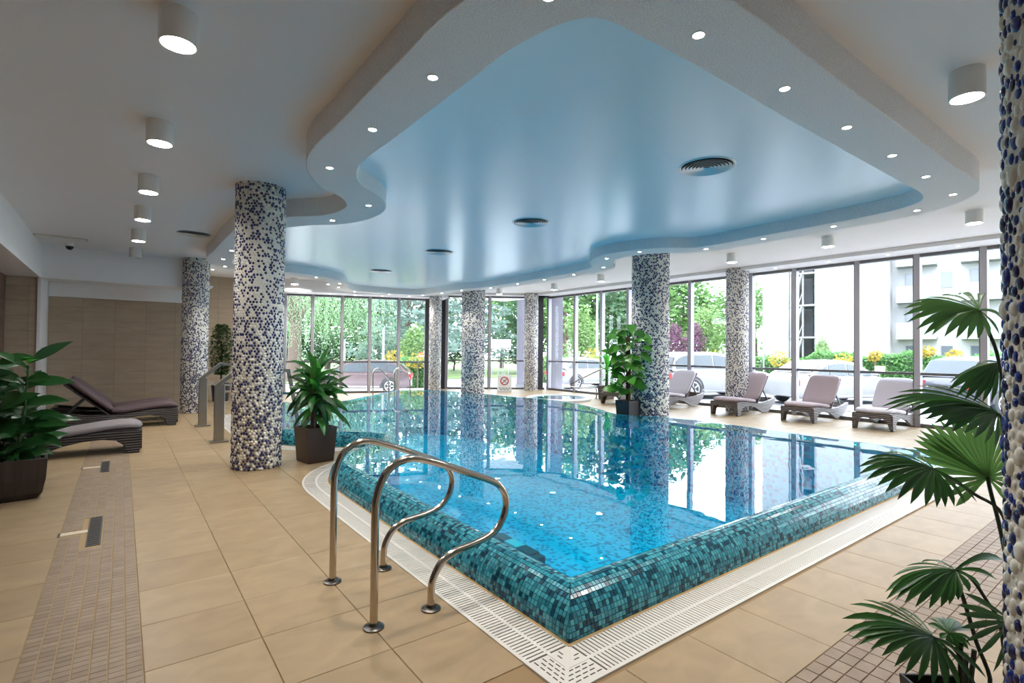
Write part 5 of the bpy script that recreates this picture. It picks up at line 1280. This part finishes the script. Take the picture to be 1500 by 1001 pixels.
def hedge(name, label, pa, pb, d0, d1, h, w, m, n, sz=.13, cat_='hedge', z0=0, bloom=None):
    a, b = P(pa, 520, d0), P(pb, 520, d1); L = (b - a).to_2d().length; t = thing(name, label, cat_, (a.x, a.y, gz(a.x, a.y)), math.atan2(b.y - a.y, b.x - a.x), 'hedges outside'); r = random.Random(int(pa))
    mb = MB()
    for _ in range(n):
        x = r.uniform(0, L); f = r.random(); y, z = ((r.choice((-1, 1)) * w / 2, r.uniform(0, h)) if f < .62 else (r.uniform(-w / 2, w / 2), h)); c = Vector((x, y + r.gauss(0, .06), z0 + z + r.gauss(0, .06) + .10 * math.sin(x * 2.1) + .06 * math.sin(x * 5.3)))
        a_ = Vector((r.gauss(0, 1), r.gauss(0, 1), r.gauss(0, 1))).normalized(); u = a_.orthogonal().normalized(); s = sz * r.uniform(.6, 1.3); mb.add([c - a_ * s * .6, c + u * s * .3, c + a_ * s * .6, c - u * s * .3], [(0, 1, 2, 3)])
    o = mb.build('foliage', m, t, fixn=False); o['kind'] = 'stuff'
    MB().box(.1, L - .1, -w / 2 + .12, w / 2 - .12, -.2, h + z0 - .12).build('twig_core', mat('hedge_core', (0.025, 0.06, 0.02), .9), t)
hedge('clipped_hedge', 'long green hedge behind the white saloon car', 1190, 1480, 25.5, 21, 1.55, 1.0, T8, 9000)
hedge('clipped_hedge', 'green hedge strip behind the window column', 1085, 1190, 29, 26, 1.35, .9, T8, 4000)
hedge('flower_hedge', 'green hedge behind the white off road car', 985, 1085, 27, 26, 1.3, 1.0, T8, 3500)
hedge('flower_hedge', 'leafy hedge beside the dark car by the no entry sign', 584, 628, 27.5, 28, 1.35, 1.2, T8, 2600)
hedge('flower_hedge', 'low hedge behind the bright dracaena', 800, 880, 33, 30, 1.5, 1.0, T8, 2600)
def bush(label, px, py, d, R, seed, m=T7):
    q = P(px, py, d); t = thing('flowering_bush', label, 'bush', (q.x, q.y, gz(q.x, q.y)), 0, 'yellow bushes outside'); h = max(.3, q.z - gz(q.x, q.y))
    o = leafcloud([(0, 0, h, R), (R * .7, .1, h - .1, R * .7), (-R * .7, 0, h - .12, R * .7)], 260, .12, seed, .8).build('blossom', m, t, fixn=False); o['kind'] = 'stuff'
    MB().tube([(0, 0, 0), (0, 0, h)], .04, 6).build('bush_stem', M_bark, t)
for i, (px, py, d, R, lb_) in enumerate([(1236, 528, 22.9, .42, 'yellow flowering bush in the long hedge left of the little sign'), (1282, 521, 23.2, .28, 'small yellow flower tuft on the hedge above the little sign'), (1358, 515, 22.5, .3, 'yellow tuft on the hedge left of the dark grey car'), (1398, 521, 20.8, .3, 'yellow flowering bush above the roof of the dark grey car'),
     (1045, 530, 24.5, .7, 'wide yellow flowering bush left of the window column'), (1052, 540, 24.0, .35, 'low yellow bush touching the window column'), (1142, 526, 26.5, .5, 'yellow flowers on the hedge right of the window column'), (612, 528, 27.0, .5, 'yellow flowering bush under the no entry sign'), (578, 522, 28, .45, 'bright yellow bush above the tail of the dark car'), (868, 524, 28.5, .65, 'orange yellow bush behind the bright dracaena'), (985, 522, 26, .3, 'yellow flowers beside the thick column')]):
    bush(lb_, px, py, d, R, 40 + i)

# ------------------------------------------------------------------ apartment building
M_bw = mat('white_render', (0.31, 0.31, 0.32), .8); M_bg = mat('grey_plinth', (0.16, 0.16, 0.19), .8); M_bal = mat('balcony_glass', (0.20, 0.27, 0.275), .15); M_bwin = mat('flat_window', (0.09, 0.105, 0.13), .1, spec=.7); M_slab = mat('balcony_slab', (0.22, 0.22, 0.235), .7)
A = P(1117, 520, 44); A.z = 0; Bc = P(1303, 520, 38); Bc.z = 0
bd = thing('apartment_building', 'tall white apartment building with a blank gable and grey plinth', 'building', A, world=True)
dd = (Bc - A).normalized(); LL = (Bc - A).length; nn = Vector((dd.y, -dd.x, 0)); nn = nn if nn.dot(-A) > 0 else -nn
up = Vector((0, 0, 1)); g0 = -0.3; HT = 13.0
tow0, tow1 = LL * .23, LL * .46
MB().obox(A + dd * tow0 / 2 - nn * 4 + up * (HT / 2), dd * tow0 / 2, nn * 4, up * HT / 2).build('gable_wall', M_bw, bd)
MB().obox(A + dd * (tow1 + LL) / 2 - nn * 4 + up * (HT / 2), dd * (LL - tow1) / 2, nn * 4, up * HT / 2).build('gable_wall', M_bw, bd)
MB().obox(A + dd * (tow0 + tow1) / 2 - nn * 6 + up * (HT / 2), dd * (tow1 - tow0) / 2, nn * 2, up * HT / 2).build('recess_wall', M_bw, bd)
for (a, b) in ((0, tow0), (tow1, LL)): MB().obox(A + dd * (a + b) / 2 + nn * .03 + up * (.55 + g0), dd * (b - a) / 2, nn * .05, up * .75).build('plinth', M_bg, bd)
# open steel stair tower in the recess
for a in (tow0 + .1, (tow0 + tow1) / 2, tow1 - .1):
    for e in (-.2, -3.2): MB().obox(A + dd * a + nn * e + up * (HT / 2), dd * .06, nn * .06, up * HT / 2).build('stair_post', M_slab, bd)
for k in range(5):
    z = .2 + k * 2.6
    MB().obox(A + dd * (tow0 + tow1) / 2 - nn * 1.6 + up * z, dd * (tow1 - tow0) / 2, nn * 1.5, up * .07).build('stair_landing', M_slab, bd)
    MB().bar(A + dd * (tow0 + .2) - nn * .3 + up * z, A + dd * ((tow0 + tow1) / 2) - nn * .3 + up * (z + 2.6), .9, .12).build('stair_flight', M_slab, bd)
    MB().bar(A + dd * (tow0 + .2) - nn * .0 + up * (z + 1), A + dd * ((tow0 + tow1) / 2) - nn * .0 + up * (z + 3.6), .05, .06).build('stair_rail', M_slab, bd)
    w = MB().obox(A + dd * (tow0 + (tow1 - tow0) * .72) - nn * 3.98 + up * (z + 1.3), dd * .55, nn * .05, up * .75).build('stair_window', M_bwin, bd)
    MB().obox(A + dd * (tow0 + (tow1 - tow0) * .72) - nn * 3.92 + up * (z + 1.3), dd * .03, nn * .03, up * .75).build('window_bar', M_slab, w)
# long balcony front to the right, set back
C0 = Bc - nn * 1.5; d2 = (dd * .97 - nn * .25).normalized(); d2 = dd
n2 = nn; LF = 22.0
MB().obox(C0 + d2 * LF / 2 - n2 * 4 + up * HT / 2, d2 * LF / 2, n2 * 4, up * HT / 2).build('balcony_wall', M_bw, bd)
for k in range(5):
    z = 0.1 + 2.65 * k
    for c in range(6):
        x = .6 + c * 3.6
        if k > 0:
            s = MB().obox(C0 + d2 * (x + .9) + n2 * .65 + up * (z - .06), d2 * 1.15, n2 * .65, up * .09).build('balcony_slab', M_slab, bd)
            MB().obox(C0 + d2 * (x + .9) + n2 * 1.28 + up * (z + .52), d2 * 1.12, n2 * .02, up * .46).build('balcony_pane', M_bal, s)
            MB().obox(C0 + d2 * (x + .9) + n2 * 1.28 + up * (z + 1.02), d2 * 1.14, n2 * .03, up * .03).build('balcony_rail', M_slab, s)
        f = MB().obox(C0 + d2 * (x + .6) + n2 * .02 + up * (z + 1.15), d2 * .42, n2 * .03, up * .95).build('window_frame', M_slab, bd)
        MB().obox(C0 + d2 * (x + .6) + n2 * .05 + up * (z + 1.15), d2 * .36, n2 * .02, up * .88).build('pane', M_bwin, f)
        f = MB().obox(C0 + d2 * (x + 2.55) + n2 * .02 + up * (z + 1.5), d2 * .36, n2 * .03, up * .6).build('window_frame', M_slab, bd)
        MB().obox(C0 + d2 * (x + 2.55) + n2 * .05 + up * (z + 1.5), d2 * .30, n2 * .02, up * .53).build('pane', M_bwin, f)
MB().obox(C0 + d2 * LF / 2 + n2 * .03 + up * (.35 + g0), d2 * LF / 2, n2 * .05, up * .5).build('plinth', M_bg, bd)

# mosaic clad outdoor pillars by the glass, pale pier, posts and signs
M_pier = mat('lilac_grey_pier', (0.30, 0.285, 0.33), .8, noise=(60, (.26, .245, .29)))
for (px0, px1, d, lb_) in ((807, 823, 20.6, 'lilac grey outdoor pier right of the angled windows'), (757, 768, 22.6, 'slim lilac outdoor pier left of the thin column')):
    a, b = P(px0, 520, d), P(px1, 520, d); t = thing('outdoor_pier', lb_, 'pier', ((a.x + b.x) / 2, (a.y + b.y) / 2, -.3), hd, 'outdoor piers'); w = (b - a).length
    MB().box(-w / 2, w / 2, -.3, .3, 0.0, 4.4).build('pier_shaft', M_pier, t, bevel=.01); MB().box(-w / 2 - .05, w / 2 + .05, -.34, .34, 0, .35).build('pier_base', M_bw, t)
def signpost(label, px, d, zt, kind, ptop=None):
    q = P(px, 520, d); t = thing('street_sign', label, 'street sign', (q.x, q.y, gz(q.x, q.y)), hd, 'street signs outside'); z0 = gz(q.x, q.y); h = zt - z0
    MB().tube([(0, 0.03, 0), (0, 0.03, h)], .03, 8).build('post', M_slab, t, smooth=True)
    def disc(r, m, y, nm, par):
        rows = [[Vector((rr * math.cos(2 * PI * a / 28), yy, h + rr * math.sin(2 * PI * a / 28))) for a in range(28)] for (rr, yy) in ((.001, y), (r, y), (r, y + .015), (.001, y + .015))]; return MB().grid(rows, closed=True).build(nm, m, par)
    if kind == 'noentry':
        dsc = disc(.22, M_red, -.01, 'sign_disc', t); MB().box(-.15, .15, -.02, -.008, h - .04, h + .04).build('white_bar', M_signw, dsc)
    else:
        disc(.38, mat('sign_back', (.5, .52, .54), .4, metal=.5), 0, 'sign_disc', t)
signpost('red no entry sign with white bar beyond the far windows', 617.5, 31, 1.5 - (522 - 513) * 31 / 760, 'noentry')
signpost('round grey back of a road sign right of the window column', 1119, 25, 1.5 + (517 - 490) * 25 / 760, 'back')
q = P(733, 505, 42); t = thing('billboard', 'white framed notice board with lines of lettering on posts', 'signboard', (q.x, q.y, gz(q.x, q.y)), hd); h0 = q.z - gz(q.x, q.y)
s_ = 42 / 760; bwid = 15.2 * s_; bh = 7.6 * s_
MB().box(-bwid, bwid, 0, .08, h0 - bh, h0 + bh).build('board', M_signw, t, bevel=.02)
mb = MB(); r5 = random.Random(8)
for (z, hh, x0, x1) in ((.62, .10, -.82, .82), (-.72, .12, -.82, .82), (.30, .05, -.8, -.45), (.25, .20, .45, .8), (-.2, .05, -.8, .75), (.05, .12, -.75, -.2), (.05, .12, -.1, .35)):
    x = x0
    while x < x1 - .02:
        w_ = r5.uniform(.05, .11); mb.box(x * bwid, min(x + w_, x1) * bwid, -.012, 0, h0 + (z - hh) * bh, h0 + (z + hh) * bh); x += w_ + .03
mb.build('lettering', mat('maroon_print', (.22, .10, .14), .6), t)
for x in (-.75, -.2, .25, .8): MB().box(x * bwid - .03, x * bwid + .03, .08, .14, 0, h0).build('board_post', M_slab, t)
for (px, d, py0, lb_) in ((562, 30, 481, 'white lamp post above the dark car'), (505, 33, 498, 'short white post behind the dark car'), (875, 33, 425, 'thin grey lamp post among the trees by the thick column'), (1024, 40, 466, 'thin grey lamp post left of the window column')):
    q = P(px, py0, d); z0 = gz(q.x, q.y); t = thing('lamp_post', lb_, 'lamp post', (q.x, q.y, z0), hd, 'posts outside')
    MB().tube([(0, 0, 0), (0, 0, q.z - z0)], [.10, .06], 8).build('post', M_slab, t, smooth=True); MB().bar((0, 0, q.z - z0), (.5 if px > 600 else .08, 0, q.z - z0 + .05), .1, .07).build('lamp_head', M_slab, t)
q = P(1289, 541, 20.5); t = thing('parking_sign', 'little white parking sign on a thin post before the hedge', 'sign', (q.x, q.y, gz(q.x, q.y)), hd); h0 = q.z - gz(q.x, q.y)
MB().tube([(0, .02, 0), (0, .02, h0)], .012, 6).build('post', M_slab, t); bo = MB().box(-.20, .20, -.01, .01, h0 - .12, h0 + .12).build('plate', M_signw, t)
mb = MB()
for (x, w_) in ((-.13, .05), (-.07, .045), (-.01, .05), (.05, .03), (.09, .05)): mb.box(x, x + w_ - .01, -.014, -.01, h0 - .05, h0 + .05)
mb.build('lettering', M_ink, bo)
